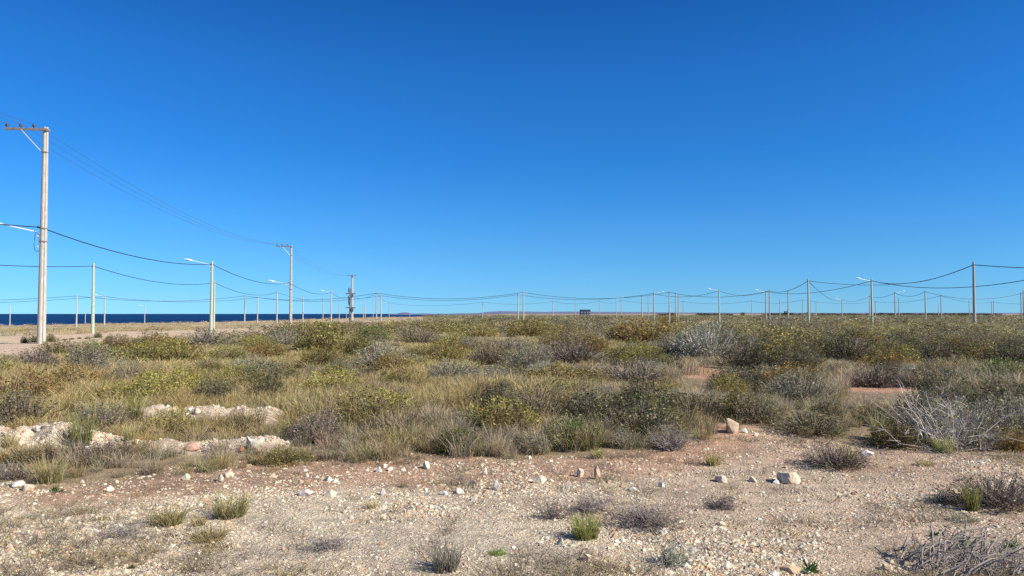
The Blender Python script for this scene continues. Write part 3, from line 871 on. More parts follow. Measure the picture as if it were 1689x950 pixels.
# ------------------------------------------------------------------ cables
def P(v):
    return Vector(POLES[v]) if not isinstance(v, tuple) else Vector(v)
def span(a, b, sag, n=14):
    return [a.lerp(b, t) + Vector((0, 0, -4 * sag * t * (1 - t))) for t in np.linspace(0, 1, n)]
def cable(name, nodes, sags, r, label, mat, cat="cable", group=None):
    mb = MB()
    pts = []
    for k in range(len(nodes) - 1):
        s = span(P(nodes[k]), P(nodes[k + 1]), sags[k] if isinstance(sags, (list, tuple)) else sags)
        pts += s if k == 0 else s[1:]
    mb.tube(pts, r, 6)
    o = mb.build(name, mat, smooth=True)
    tag(o, label, cat, group)
    return o
A = Vector(POLES[75.5]); B = Vector(POLES[349.5]); dirn = (A - B); dirn.z = 0; dirn.normalize()
G = "black bundled cables strung between the low poles"
def off(px, py, d):
    u, t = ray(px, py)
    return (u * d, d, CAMZ + t * d)
cable("bundled_cable", [tuple(A + dirn * 36 + Vector((0, 0, 0.1))), 75.5, 349.5, 480.5, 546.5, 581], [0.75, 0.62, 0.75, 0.85, 0.8], 0.029,
      "thick black cable from the tallest concrete pole over the green lamp pole to the transformer", M_BLACK, group=G)
cable("bundled_cable", [off(-420, 395, 33), 155, 353.5, 457, 533], [0.45, 0.8, 1.0, 0.7], 0.029,
      "black cable over the pale green trackside pole and on behind the green lamp pole", M_BLACK, group=G)
cable("bundled_cable", [off(-320, 490, 150), 127, 404, 621, 863.3, 1103.8, 1269, 1333, off(1500, 467, 112), 1605.3, off(1900, 437, 62)], [0.9, 1.1, 1.2, 1.2, 1.2, 1.0, 0.7, 0.4, 0.3, 0.3], 0.037,
      "longest black cable, from the slim white shore pole to the tallest inland pole", M_BLACK, group=G)
cable("bundled_cable", [off(-320, 497, 160), 173, 425, 628.8, 854.5, 1078.4, 1186.2, 1263, 1437.5, off(1900, 408, 60)], [1.0, 1.1, 1.1, 1.2, 1.2, 0.9, 0.8, 0.9, 1.9], 0.037,
      "black cable from the white shore lamp pole to the long lamped tall inland pole", M_BLACK, group=G)
cable("bundled_cable", [1437.5, 1605.3], [0.9], 0.03, "short black cable climbing from the tall lamp pole to the tallest inland pole", M_BLACK, group=G)
cable("bundled_cable", [796, 912, 988.8, 1024.6, 1127, 1239.5, 1324, 1443.7, 1552, 1635.5, off(1800, 497, 230)], 0.9, 0.036,
      "faint far cable level along the small distant poles behind the tall ones", M_BLACK, group=G)
cable("bundled_cable", [1333, 1388.5, 1434, 1476, 1526, 1683.8, off(1900, 474, 140)], [1.2, .8, .6, .8, 1.3, 1.0], 0.036,
      "black cable from the tall half shaded pole past the pole with the inland lamp", M_BLACK, group=G)
cable("bundled_cable", [581, 621, 642, 796], [0.7, 0.5, 1.2], 0.036, "black cable leaving the transformer station on its inland side", M_BLACK, group=G)
for k, w_ in enumerate(("outermost, seaward", "middle", "innermost, next to the shafts")):
    a0 = HV[75.5][k]
    cable("high_wire", [tuple(a0 + dirn * 38 + Vector((0, 0, 0.1))), tuple(a0), tuple(HV[480.5][k]), tuple(HV[581][k])], [0.7, 1.6, 1.6], 0.009,
          f"thin high wire over the crossarms, {w_} of the three", M_WIRE, "wire", "three thin wires of the high line")

# ------------------------------------------------------------------ far building and trees on the horizon
bd = 820.0
bx = ray(965, 515)[0] * bd; bz = hz(bx, bd)
root = empty("apartment_block", (bx, bd, bz)); tag(root, "dark blocky building with pale upright strips on the horizon", "building")
bw, bh = 17.0 / F * bd, 6.4
mb = MB(); mb.box((0, 0, bh / 2), (bw, 7, bh)); wall = mb.build("wall", M_DARKWALL, root)
mb = MB(); mb.box((0, 0, bh + 0.12), (bw + 0.5, 7.5, 0.3)); mb.build("roof", M_TRANSF, root)
for q in (-0.18, 0.12, 0.33):
    mb = MB(); mb.box((q * bw, -3.56, bh / 2 - 0.1), (0.35, 0.2, bh - 0.4)); mb.build("pilaster", M_PALEWALL, root)
for q in (-0.33, -0.03, 0.22, 0.42):
    for zz in (1.3, 3.6):
        mb = MB(); mb.box((q * bw, -3.52, zz), (1.0, 0.12, 1.2)); mb.build("window", M_GLASS, root)

def far_tree(px, w, h, label, d=520):
    x = ray(px, 517)[0] * d; z = hz(x, d)
    r_ = np.random.default_rng(int(px))
    root = empty("tree", (x, d, z)); tag(root, label, "tree", "small dark trees on the far plain")
    mb = MB(); mb.tube([(0, 0, -0.3), (0.1, 0, h * 0.3), (0, 0, h * 0.6)], [0.2, 0.15, 0.08], 7)
    for k in range(4):
        a = k * 1.6; mb.tube([(0, 0, h * 0.3), (math.cos(a) * w * .2, math.sin(a) * w * .2, h * 0.7)], [0.09, 0.03], 5)
    mb.build("trunk", M_WOOD, root)
    fo, _ = shrub_data(r_, shoots=160, per=7, leaf=0.11, spike=0.12, base=(0.06, 0.07, 0.035), mix=(0.09, 0.10, 0.05), flat=0.8)
    v = fo[0] * [w, w, h] + [0, 0, h * 0.15]
    link("crown", np_mesh("crown", v, [fo[1]], fo[2], M_LEAF), root)
far_tree(1225, 3.4, 2.4, "small dark round tree on the horizon beside the T shaped pole")
far_tree(1296.5, 3.4, 3.4, "small dark tree on the horizon at the foot of the leaning pole")
far_tree(1305, 3.6, 2.3, "small dark tree on the horizon just past the leaning pole's foot")
far_tree(1455, 5.0, 2.2, "wide dark tree on the horizon past the tall lamp pole")

# ------------------------------------------------------------------ stones
def rock_mesh(seed, sub=3, col=(0.62, 0.56, 0.45), cuts=14, squash=0.75, rough=0.05):
    import bmesh
    bm = bmesh.new(); bmesh.ops.create_icosphere(bm, subdivisions=sub, radius=1.0)
    v = np.array([q.co[:] for q in bm.verts]); f = np.array([[q.index for q in t.verts] for t in bm.faces]); bm.free()
    r_ = np.random.default_rng(seed)
    for _ in range(cuts):
        nrm = unit(r_.standard_normal(3)); dd = r_.uniform(0.45, 0.85)
        v = v - nrm * np.maximum(0, v @ nrm - dd)[:, None] * 0.95
    v *= 1 + rough * (vnoise(v[:, 0] * 3 + seed, v[:, 1] * 3 + v[:, 2] * 2, 1, seed) + .6 * vnoise(v[:, 0] * 9, v[:, 2] * 9 + v[:, 1] * 5, 1, seed + 1))[:, None] * 2
    v *= np.array([1, r_.uniform(0.65, 0.95), squash * r_.uniform(.85, 1.15)])
    v /= np.abs(v[:, 0]).max() * 2
    v[:, 2] -= v[:, 2].min() * 0.75
    c = jitter_colour(r_, col, 1, 0.05)
    C = np.repeat(c, len(v), 0); C[:, :3] *= 1 + 0.12 * vnoise(v[:, 0] * 9, v[:, 1] * 9 + v[:, 2] * 9, 1, 5)[:, None]
    return v, f, C
WHITE, CREAM, TAN, PINK, ORANGE, GREYS = (0.70, 0.65, 0.53), (0.62, 0.54, 0.40), (0.50, 0.40, 0.27), (0.50, 0.35, 0.24), (0.50, 0.23, 0.11), (0.42, 0.38, 0.32)
RK = {}
for k, c in enumerate((WHITE, CREAM, TAN, PINK, ORANGE, GREYS)):
    RK[c] = [np_mesh("stone", *[(a, [b], cc) for a, b, cc in [rock_mesh(100 + 10 * k + s, col=c)]][0], M_STONE) for s in range(4)]
ROCKN = 0
def rock(px, py, w, hgt, c, label, group=None, name="stone"):
    """px,py = middle of its foot in photograph pixels; w,hgt its size there"""
    global ROCKN
    x, d, z = ground_at(px, py)
    s = w / F * d; me = RK[c][ROCKN % 4]; ROCKN += 1
    zext = max(v.co.z for v in me.vertices)
    o = link(name, me, None, (x, d, z - 0.015), (0, 0, ROCKN * 2.1), (s, s, hgt / F * d / zext * 1.1))
    tag(o, label, "stone", group)
    return o
R_ = rock
R_(1302, 795, 42, 19, CREAM, "big rounded pale boulder lying alone on the pinkish gravel")
R_(1206, 712, 26, 22, TAN, "tall slanted tan rock at the front edge of the scrub")
R_(1228, 713, 11, 8, WHITE, "small white stone just inland of the slanted tan rock")
R_(1015, 690, 26, 13, CREAM, "cream wedge shaped rock peeping out below the dark green bushes")
R_(1429, 752, 18, 11, WHITE, "white rounded stone beside the low grey bush with yellow grass")
R_(890, 796, 25, 14, CREAM, "cream oval boulder in the middle of the red soil edge")
R_(818, 808, 17, 17, WHITE, "upright white block casting a dark shadow on pale gravel")
R_(984, 790, 12, 22, TAN, "thin upright tan slab, strongly shadowed, beside the cream oval boulder")
R_(957, 786, 13, 15, CREAM, "cream stone next to the thin upright slab")
R_(937, 806, 9, 14, GREYS, "grey upright stone between the cream boulder and the slab")
R_(626, 778, 12, 10, WHITE, "white stone with black shadow, foremost of the trio on red soil")
R_(634, 771, 8, 8, WHITE, "small white stone, rearmost of the trio on red soil")
R_(644, 776, 10, 8, WHITE, "white stone, inland one of the trio on red soil")
R_(704, 772, 16, 13, CREAM, "cream chunk half sunk in the red soil just before the grass")
R_(666, 776, 10, 7, WHITE, "small white stone between the trio and the cream chunk")
R_(542, 793, 16, 9, WHITE, "flat bright white stone on the red band")
R_(505, 816, 24, 11, WHITE, "white pyramid shaped stone on the pale gravel ridge")
R_(545, 818, 20, 12, CREAM, "cream lump beside the white pyramid shaped stone")
R_(631, 816, 12, 12, WHITE, "white pointed stone with a flat twin behind")
R_(757, 812, 24, 9, WHITE, "low white slab near the upright white block")
R_(732, 815, 16, 8, WHITE, "low white stone on the seaward side of the low slab")
R_(782, 825, 11, 9, GREYS, "small grey stone in front of the low slab")
R_(801, 781, 8, 8, WHITE, "small white stone alone on red soil above the upright block")
R_(873, 757, 8, 7, WHITE, "small round white stone at the grass edge over red soil")
R_(1190, 794, 22, 12, CREAM, "cream stone among the litter short of the big boulder")
R_(1242, 794, 16, 10, CREAM, "cream stone nearest the seaward side of the big rounded boulder")
R_(1280, 797, 13, 8, WHITE, "small white stone touching the big rounded boulder")
R_(1092, 803, 14, 9, WHITE, "white stone in front of the purple dead twigs")
R_(1044, 810, 12, 9, WHITE, "white stone midway between slab and dead twigs")
R_(1302, 860, 10, 8, WHITE, "small white cube shaped stone on open pink gravel")
R_(1189, 866, 17, 9, CREAM, "cream stone beside the grey twiggy mat")
R_(1254, 903, 10, 11, GREYS, "grey stone with a black shadow on near pink gravel")
R_(969, 925, 14, 14, CREAM, "cream stone in front of the yellow green tussock")
R_(925, 898, 12, 13, CREAM, "cream stone on the seaward side of the yellow green tussock")
R_(1042, 945, 18, 13, CREAM, "pale stone at the very bottom edge in mid view")
R_(1304, 942, 34, 12, PINK, "long reddish brown stone at the bottom beside a green sprout")
R_(1277, 948, 16, 10, WHITE, "white stone touching the long reddish brown stone")
R_(1461, 938, 22, 12, TAN, "yellowish stone near the dead branch pile")
R_(1095, 880, 14, 12, WHITE, "white stone in front of the twiggy mat")
R_(364, 794, 14, 13, CREAM, "cream round stone between the berm and the yellow tussocks")
R_(376, 786, 20, 10, CREAM, "broad cream stone before the berm's grass")
R_(307, 791, 13, 12, CREAM, "cream stone standing beside the berm's foot grass")
R_(364, 826, 20, 12, WHITE, "white stone tucked against the largest yellow tussock")
R_(182, 809, 20, 9, WHITE, "white slab on gravel before the berm's front grass")
R_(45, 808, 20, 11, CREAM, "cream stone, foremost by the edge of the berm")
R_(28, 802, 30, 10, WHITE, "wide white stone by the edge of the berm")
R_(197, 870, 22, 10, WHITE, "white stone on gravel seaward of the yellow tussocks")
R_(352, 702, 15, 8, WHITE, "white stone on top of the rear rubble ridge")
R_(325, 692, 12, 9, CREAM, "cream stone on the seaward end of the rear rubble ridge")
R_(385, 689, 20, 10, CREAM, "large cream stone at the crest of the rear rubble ridge")
R_(318, 742, 24, 13, PINK, "pinkish lump on the front rubble ridge")
R_(224, 733, 11, 9, PINK, "pinkish stone on the seaward part of the front rubble ridge")
R_(345, 744, 16, 8, WHITE, "white stone on the front rubble ridge near the notched rock")
R_(397, 744, 10, 9, ORANGE, "orange stone touching the notched white rock")
R_(88, 723, 14, 10, ORANGE, "orange stone on the landward slope of the rubble heap")
R_(43, 704, 15, 11, WHITE, "white stone, highest on the crest of the rubble heap")
R_(61, 706, 14, 9, WHITE, "white stone, second along the crest of the rubble heap")
R_(22, 708, 11, 7, CREAM, "cream stone low on the crest of the rubble heap")
R_(3, 706, 18, 11, CREAM, "cream stone at the picture's seaward edge on the rubble heap")
R_(76, 710, 14, 5, CREAM, "flat cream stone stepping down the crest of the rubble heap")
R_(112, 706, 14, 10, TAN, "tan stone between the rubble heap and dark green grass")
R_(144, 739, 10, 5, WHITE, "white sliver of stone at the foot of the dark green grass")

# white rock with two horns
x, d, z = ground_at(420, 740)
v, f, C = rock_mesh(77, 4, WHITE, 10, 1.0, 0.04)
v = v / np.abs(v).max(0)
v[:, 2] = (v[:, 2] - v[:, 2].min()) / np.ptp(v[:, 2])
v[:, 0] = np.sign(v[:, 0]) * np.abs(v[:, 0]) ** 0.6
notch = np.exp(-(v[:, 0] / 0.55) ** 4)
v[:, 2] *= 1 - 0.24 * notch
w_ = 32 / F * d
o = link("notched_rock", np_mesh("notched_rock", v, [f], C, M_STONE), None, (x, d, z - 0.01), (0, 0, 0), (w_ / 2, w_ * 0.28, 23 / F * d))
tag(o, "white notched rock with two upright horns at the end of the front ridge", "rock")

# gravel: countless small stones on the bare ground
rg = np.random.default_rng(11)
def small_stone(seed, c):
    v, f, C = rock_mesh(seed, 1, c, 7, 0.8, 0.03); return v, f, C
GV = []
for k, c in enumerate((CREAM, CREAM, (0.66, 0.59, 0.46), TAN, (0.50, 0.38, 0.27), CREAM, CREAM, GREYS, (0.43, 0.28, 0.19), TAN)):
    import bmesh
    bm = bmesh.new(); bmesh.ops.create_icosphere(bm, subdivisions=1, radius=1.0)
    v = np.array([q.co[:] for q in bm.verts]); f = np.array([[q.index for q in t.verts] for t in bm.faces]); bm.free()
    v = v * (1 + 0.28 * rg.standard_normal((len(v), 1)).clip(-1, 1)); v *= [1, rg.uniform(.6, .9), rg.uniform(.45, .75)]
    v /= 2 * np.abs(v).max(); v[:, 2] += 0.12
    GV.append((v, f, jitter_colour(rg, c, 1, 0.03).repeat(len(v), 0)))
def bare(x, y):
    """where there is bare gravel: weight 0..1"""
    px, py = to_px(x, y, height(x, y))
    fr = np.interp(px, FRONT_X, FRONT_Y)
    w = sstep(-14, 10, py - fr)
    for ax, ay, bx_, by_, ww, h in BERMS:
        w = np.maximum(w, sstep(0.25, 0.6, seg_gauss(x, y, ax, ay, bx_, by_, ww * 1.1)))
    return w
N = 230000
yy = 4.2 + (12.0 - 4.2) * rg.random(N) ** 1.25
xx = (rg.random(N) * 2 - 1) * (0.74 * yy + 0.6)
w = bare(xx, yy)
band = np.zeros(N)
pxs, pys = to_px(xx, yy, height(xx, yy)); frs = np.interp(pxs, FRONT_X, FRONT_Y)
band = sstep(52, 26, pys - frs) * sstep(-60, 80, pxs) * (pxs < 1250) * (pys > frs - 6)
cl = 0.5 + 1.3 * vnoise(xx, yy, 0.8, 41) + 1.0 * vnoise(xx, yy, 0.3, 42)
keep = rg.random(N) < w * np.clip(0.65 * cl + 0.40, 0.22, 1) * (1 - 0.62 * band)
xx, yy, cl = xx[keep], yy[keep], cl[keep]
sz = 0.0122 * np.exp(rg.normal(0.15, 0.52, len(xx)).clip(-0.7, 1.9)) * np.clip(0.75 + 0.5 * cl, 0.65, 1.35) * (0.8 + 0.028 * yy)
for ax, ay, bx_, by_, ww, h in BERMS:
    sz = sz * (1 + 0.55 * sstep(.3, .7, seg_gauss(xx, yy, ax, ay, bx_, by_, ww)) * rg.random(len(xx)) ** 1.5)
N2 = 9000
y2 = 4.4 + 4.6 * rg.random(N2); x2 = (rg.random(N2) * 2 - 1) * (0.72 * y2 + .4)
p2x, p2y = to_px(x2, y2, height(x2, y2)); f2 = np.interp(p2x, FRONT_X, FRONT_Y)
edge = np.exp(-((p2y - f2 - 14) / 16.0) ** 2) * 0.45 + np.exp(-((p2y - f2 - 55) / 16.0) ** 2) * 0.6
k2 = rg.random(N2) < (0.03 + edge * 0.30 + 0.22 * (vnoise(x2, y2, 0.9, 43) > .2)) * (bare(x2, y2) > .4)
x2, y2 = x2[k2], y2[k2]
xx, yy = np.concatenate([xx, x2]), np.concatenate([yy, y2])
sz = np.concatenate([sz, rg.uniform(0.022, 0.058, len(x2)) * (0.7 + 0.05 * y2)])
pick = rg.integers(0, len(GV), len(xx))
o = link("gravel", scatter("gravel", GV, xx, yy, height(xx, yy) - 0.16 * sz, sz, rg.uniform(0, 6.28, len(xx)), pick, M_STONE, tint=1 + 0.12 * rg.standard_normal((len(xx), 1)) * np.ones((1, 3))))
tag(o, "pale gravel strewn over the bare foreground", "gravel", kind="stuff")

# ------------------------------------------------------------------ named tussocks, sprouts and dead wood in the foreground
def tussock(px, py, w, h, base, tipc, label, n=240, name="grass_tussock", lean=0.5, cat="grass tussock", width=0.0065):
    x, d, z = ground_at(px, py)
    s = w / F * d; hh_ = h / F * d
    r_ = np.random.default_rng(int(px * 7 + py))
    v, q, c = grass_data(r_, n, hh_ * 1.05, s * 0.75, width, base, tipc, lean)
    o = link(name, np_mesh(name, v, [q], c, M_GRASS), None, (x, d, z - 0.01), (0, 0, 0))
    tag(o, label, cat)
    return o
YEL, YT = (0.34, 0.31, 0.10), (0.55, 0.47, 0.22)
GRN, GT = (0.27, 0.30, 0.07), (0.42, 0.42, 0.12)
GRY, GYT = (0.26, 0.25, 0.17), (0.46, 0.42, 0.33)
tussock(278, 864, 46, 32, YEL, YT, "round yellow grass tussock on pale gravel, seaward of its three companions", lean=0.8)
tussock(381, 851, 52, 40, (0.26, 0.26, 0.10), YT, "largest yellow green tussock beside a white stone", n=320, lean=0.7)
tussock(326, 866, 22, 16, YEL, YT, "smallest yellow tussock, tucked between the round and the wide ones", n=110, lean=0.7)
tussock(343, 890, 52, 25, YEL, YT, "wide low yellow tussock nearest the bottom of its group", n=240, lean=1.1)
tussock(965, 887, 42, 38, GRN, GT, "bright yellow green tussock in front of the grey twiggy mat", n=300)
tussock(735, 940, 46, 50, GRY, GYT, "thin greyish dry tussock at the bottom, casting a dark shadow", n=200)
tussock(820, 914, 26, 10, (0.16, 0.26, 0.05), (0.25, 0.35, 0.08), "tiny bright green tuft next to the greyish dry tussock", n=110, lean=1.1)
tussock(613, 838, 16, 14, YEL, YT, "small golden tuft on pale gravel behind the dry tussock", n=80)
tussock(666, 803, 14, 10, YEL, YT, "small golden tuft on the red band", n=60)
tussock(168, 857, 16, 9, YEL, YT, "flat yellowish tuft on gravel, farthest seaward", n=60, lean=1)
tussock(1177, 767, 22, 22, YEL, YT, "olive yellow tuft at the edge of the red soil short of the boulder", n=150)
tussock(1526, 768, 26, 13, YEL, YT, "low yellowish tuft on red soil below the pale branched bush", n=120, lean=1)
tussock(1557, 746, 32, 28, GRN, YT, "fresh yellow green tussock at the foot of the pale branched bush", n=200)
tussock(1448, 725, 20, 44, GRN, YT, "tall upright yellow green tussock in front of the scrub", n=170, lean=0.35)
tussock(1603, 842, 22, 40, GRN, GT, "upright lime green tuft growing through the dark low bush", n=150, lean=0.3)
tussock(1400, 768, 22, 34, GRN, YT, "yellow green tuft rising behind the low grey bush", n=130, lean=0.3)
tussock(133, 735, 34, 52, (0.13, 0.16, 0.04), (0.30, 0.30, 0.10), "tall dark green tussock between the rubble heap and the ridges", n=260, lean=0.35)
tussock(80, 795, 46, 44, (0.24, 0.24, 0.08), YT, "olive tussock in front of the rubble heap", n=260, lean=0.5)
tussock(214, 726, 18, 26, YEL, YT, "yellow tuft growing on the front rubble ridge", n=110)
tussock(380, 702, 18, 20, YEL, YT, "olive tuft on the rear rubble ridge near the crest stone", n=110)
tussock(402, 703, 20, 18, GRN, YT, "olive tuft at the inland end of the rear rubble ridge", n=110)
tussock(223, 702, 18, 50, (0.17, 0.20, 0.05), (0.33, 0.33, 0.10), "tall dark green clump behind the front rubble ridge", n=160, lean=0.3)
tussock(18, 742, 22, 24, YEL, YT, "yellow tuft on the face of the rubble heap", n=110)
tussock(1590, 858, 40, 12, (0.24, 0.26, 0.11), GYT, "flat greenish tuft in front of the dark low bush", n=160, lean=1.2)
tussock(985, 755, 20, 16, GRN, GT, "lime green tuft at the front edge below the round green bush", n=120)
def sprout(px, py, w, h, label):
    x, d, z = ground_at(px, py)
    r_ = np.random.default_rng(int(px))
    k = 26
    a = r_.uniform(0, 6.28, k); e = r_.uniform(0.3, 1.3, k)
    D = np.stack([np.cos(a) * np.sin(e), np.sin(a) * np.sin(e), np.cos(e) + .1], 1)
    s = w / F * d
    v, q = leaves(r_, r_.normal(0, s * .12, (k, 3)) * [1, 1, 0], unit(D), r_.uniform(.5, 1, k) * h / F * d * 1.1, np.full(k, 0.014))
    C = jitter_colour(r_, (0.075, 0.13, 0.03), k, .25).repeat(4, 0)
    o = link("green_sprout", np_mesh("green_sprout", v, [q], C, M_LEAF), None, (x, d, z)); tag(o, label, "sprout", "green sprouts on the gravel")
sprout(1337, 945, 30, 22, "dark green sprout beside the long reddish brown stone")
sprout(1541, 885, 15, 13, "tiny green sprout alone on pink gravel above the branch pile")
sprout(1592, 905, 26, 20, "green sprout behind the middle of the dead branch pile")
sprout(1668, 906, 34, 20, "green sprout behind the inland end of the dead branch pile")
sprout(218, 938, 10, 8, "tiny green sprout on near pale gravel seaward")
sprout(92, 812, 26, 14, "low green plant at the foot of the olive tussock")

def dead_wood(px, py, w, h, label, stems, col, name, flat_=False, r=0.009, sub=6):
    x, d, z = ground_at(px, py)
    r_ = np.random.default_rng(int(px + py)); s = w / F * d
    if flat_:
        mb = MB()
        for k in range(stems):
            a = r_.normal(0.45, 0.5); L = s * r_.uniform(.15, .62) * 0.9
            c0 = np.array([r_.uniform(-.5, .3) * s, r_.uniform(-.35, .35) * s * .8, 0.01])
            t = np.linspace(0, 1, 7)[:, None]
            Pp = c0 + t * L * np.array([math.cos(a), math.sin(a), 0]) + np.cumsum(r_.normal(0, .012, (7, 3)), 0) + np.array([0, 0, 1]) * (np.sin(t * 3.0) * r_.uniform(.01, h / F * d))
            Pp[:, 2] = np.abs(Pp[:, 2]) + r_.uniform(0, .05)
            rr_ = r * (0.35 + 1.0 * r_.random() ** 3)
            mb.tube(Pp, np.linspace(1, .15, 7) * rr_, 5, caps=False)
            if r_.random() < .45:
                for _ in range(3):
                    q_ = r_.integers(1, 6); dv = unit(unit(Pp[-1] - Pp[0]) + r_.normal(0, .55, 3) * [1, 1, .35]) * r_.uniform(.08, .3) * L
                    mb.tube([Pp[q_], Pp[q_] + dv * .5 + r_.normal(0, .006, 3), Pp[q_] + dv], [rr_ * .5, rr_ * .35, rr_ * .12], 4, caps=False)
        o = mb.build(name, solid_mat("bleached_branch", col, 0.85, 0, .45, 14), None, True); o.location = (x, d, z)
    else:
        v, q, c = twig_data(r_, stems, sub, h / F * d, s * .5, col, r)
        o = link(name, np_mesh(name, v, [q], c, M_TWIG), None, (x, d, z))
    return tag(o, label, "dead branches" if flat_ else "dead bush")
dead_wood(1618, 942, 235, 34, "pile of bleached grey dead branches at the bottom inland corner", 210, (0.33, 0.285, 0.245), "branch_pile", True, 0.0068)
dead_wood(1572, 903, 95, 14, "dark fallen branch lying behind the bleached pile", 9, (0.10, 0.08, 0.07), "fallen_branch", True, 0.010)
dead_wood(1062, 868, 150, 34, "low mat of grey purple dead twigs behind the yellow green tussock", 190, (0.23, 0.19, 0.175), "twig_mat", r=0.006)
dead_wood(910, 856, 62, 26, "small dark dead bush on gravel seaward of the yellow green tussock", 50, (0.18, 0.15, 0.14), "dead_bush", r=0.006)
dead_wood(975, 842, 80, 20, "thin purple twigs spread behind the yellow green tussock", 110, (0.22, 0.19, 0.18), "twig_mat", r=0.005)
dead_wood(1110, 930, 70, 26, "grey green dead bush near the bottom inland of the tussock", 60, (0.20, 0.20, 0.16), "dead_bush", r=0.006)
dead_wood(1110, 742, 84, 44, "tangled bush of pale purple bare twigs at the scrub's front edge", 110, (0.33, 0.28, 0.26), "dead_bush", r=0.007)
dead_wood(540, 905, 90, 10, "faint grey twig litter on the pale gravel", 90, (0.25, 0.22, 0.20), "twig_mat", r=0.005)
dead_wood(195, 885, 90, 8, "thin grey twig litter seaward of the yellow tussocks", 90, (0.25, 0.22, 0.20), "twig_mat", r=0.005)
dead_wood(1190, 838, 80, 14, "sparse dark twigs on gravel short of the big boulder", 90, (0.21, 0.18, 0.165), "twig_mat", r=0.005)

# ------------------------------------------------------------------ shrubs
NAMED = []
def clear_of_named(px, py, front=16):
    ok_ = np.ones(len(px), bool)
    for qx, qy, qw, qh in NAMED:
        if qy < 670: ok_ &= ~((np.abs(px - qx) < qw * .5) & (py > qy - qh * .35) & (py < qy + front))
    return ok_
PLACED = []                                     # (x, y, radius)
SH_N = 0
def shrub_at(x, y, z, w, h, kind, label, group=None, parts=False, name="shrub"):
    global SH_N
    SH_N += 1
    fm, tm, whole = SHRUB[kind][SH_N % 3]
    rz = SH_N * 1.7
    sc = (w, w * 0.9, h / 0.75)
    if parts:
        root = empty(name, (x, y, z - 0.02), rz)
        link("foliage", fm, root, scale=sc); link("twigs", tm, root, scale=sc)
    else:
        root = link(name, whole, None, (x, y, z - 0.02), (0, 0, rz), sc)
    tag(root, label, "shrub", group)
    PLACED.append((x, y, w / 2))
    return root
def shrub(px, py, w, h, kind, label, name="shrub"):
    x, d, z = ground_at(px, py)
    d2 = d + w / F * d * 0.35                   # py is the visible foot; the root sits half a width behind it
    x2 = x * d2 / d
    NAMED.append((px, py, w, h))
    return shrub_at(x2, d2, hz(x2, d2), w / F * d, h / F * d * (1.05 if d > 18 else 0.9), kind, label, parts=True, name=name)
s_ = shrub
s_(40, 676, 120, 66, 'rust', "large orange brown bush at the seaward edge, biggest there")
s_(112, 655, 100, 52, 'rust', "orange brown bush with a shadowed hollow, second from the seaward edge")
s_(150, 622, 105, 50, 'grey', "grey green bush below the tall concrete pole, inland side")
s_(60, 608, 90, 28, 'mauve', "dim purple grey bush seaward of the concrete pole's foot")
s_(96, 590, 70, 26, 'olive', "olive bush just behind the grey green one near the concrete pole")
s_(225, 606, 95, 34, 'olive', "olive bush adjoining the yellow green mound")
s_(293, 606, 92, 40, 'yellow', "dense yellow green mound of a bush beyond the grass")
s_(248, 622, 60, 20, 'mauve', "low mauve bush under the yellow green mound")
s_(370, 600, 90, 24, 'olive', "flat olive bush inland of the yellow green mound")
s_(440, 596, 70, 28, 'rust', "orange olive bush midway between the concrete poles")
s_(340, 575, 110, 28, 'grey', "grey bush at the foot of the green lamp pole")
s_(528, 584, 110, 50, 'olive', "tall olive bush with shadowed foot beyond the second crossarm pole")
s_(470, 574, 60, 28, 'grey', "grey green bush touching the tall olive bush")
s_(690, 570, 90, 26, 'brown', "brownish low bush behind the pale clearing")
s_(612, 566, 70, 24, 'green', "green bush between the tall olive bush and the brownish one")
s_(648, 618, 82, 30, 'rust', "orange topped bush in the middle of the seaward grass")
s_(606, 640, 80, 34, 'dark', "dark bush below the orange topped one")
s_(745, 632, 110, 38, 'silver', "pale silvery twiggy bush in mid view")
s_(735, 602, 72, 36, 'yellow', "yellow green bush just behind the silvery twiggy one")
s_(806, 602, 80, 36, 'brown', "dull brown bush inland of the yellow green one")
s_(790, 560, 70, 22, 'yellow', "small yellow green bush near the far edge in mid view")
s_(872, 556, 80, 24, 'yellow', "yellow bush below the close pair of poles")
s_(846, 580, 70, 20, 'grey', "grey low bush next to the tan clearing")
s_(940, 600, 110, 36, 'mauve', "dark reddish purple bush with a shadowed foot in mid view")
s_(975, 590, 80, 32, 'rust', "rust coloured bush on top of the dark reddish one")
s_(930, 645, 130, 44, 'yellow', "long golden yellow bush in mid view before the dark scrub")
s_(890, 640, 60, 34, 'rust', "rusty bush at the seaward end of the golden yellow bush")
s_(1060, 570, 112, 40, 'rust', "bright orange brown bush beneath three far poles")
s_(1022, 568, 50, 26, 'dark', "dark brown bush seaward of the bright orange brown one")
s_(1102, 534, 40, 14, 'rust', "dark red topped bush on the skyline", )
s_(1112, 590, 80, 36, 'grey', "grey green round bush at the foot of the big silvery bush")
s_(1166, 597, 120, 58, 'silver', "big silvery grey bush, palest and tallest in the scrub")
s_(1232, 612, 90, 40, 'dark', "dark bush shaded at the big silvery bush's inland foot")
s_(1050, 640, 150, 44, 'mauve', "wide purple brown bush below the bright orange brown one")
s_(1285, 560, 90, 32, 'grey', "grey green bush inland of the big silvery bush")
s_(1062, 682, 130, 52, 'dark', "broad dark green bush right above the cream wedge rock")
s_(1150, 697, 126, 48, 'dark', "broad dark green bush beside the slanted tan rock")
s_(975, 690, 50, 44, 'mauve', "shadowy purple bush seaward of the broad dark green one")
s_(1205, 655, 56, 36, 'yellow', "vivid yellow green bush by the small red clearing")
s_(1320, 668, 110, 56, 'grey', "grey green bush midway along the inland scrub front")
s_(1250, 700, 90, 50, 'brown', "grey brown bush behind the slanted tan rock")
s_(1340, 722, 130, 42, 'brown', "low brown bush at the inland scrub's front edge")
s_(945, 745, 100, 62, 'green', "round green bush at the very front of the scrub")
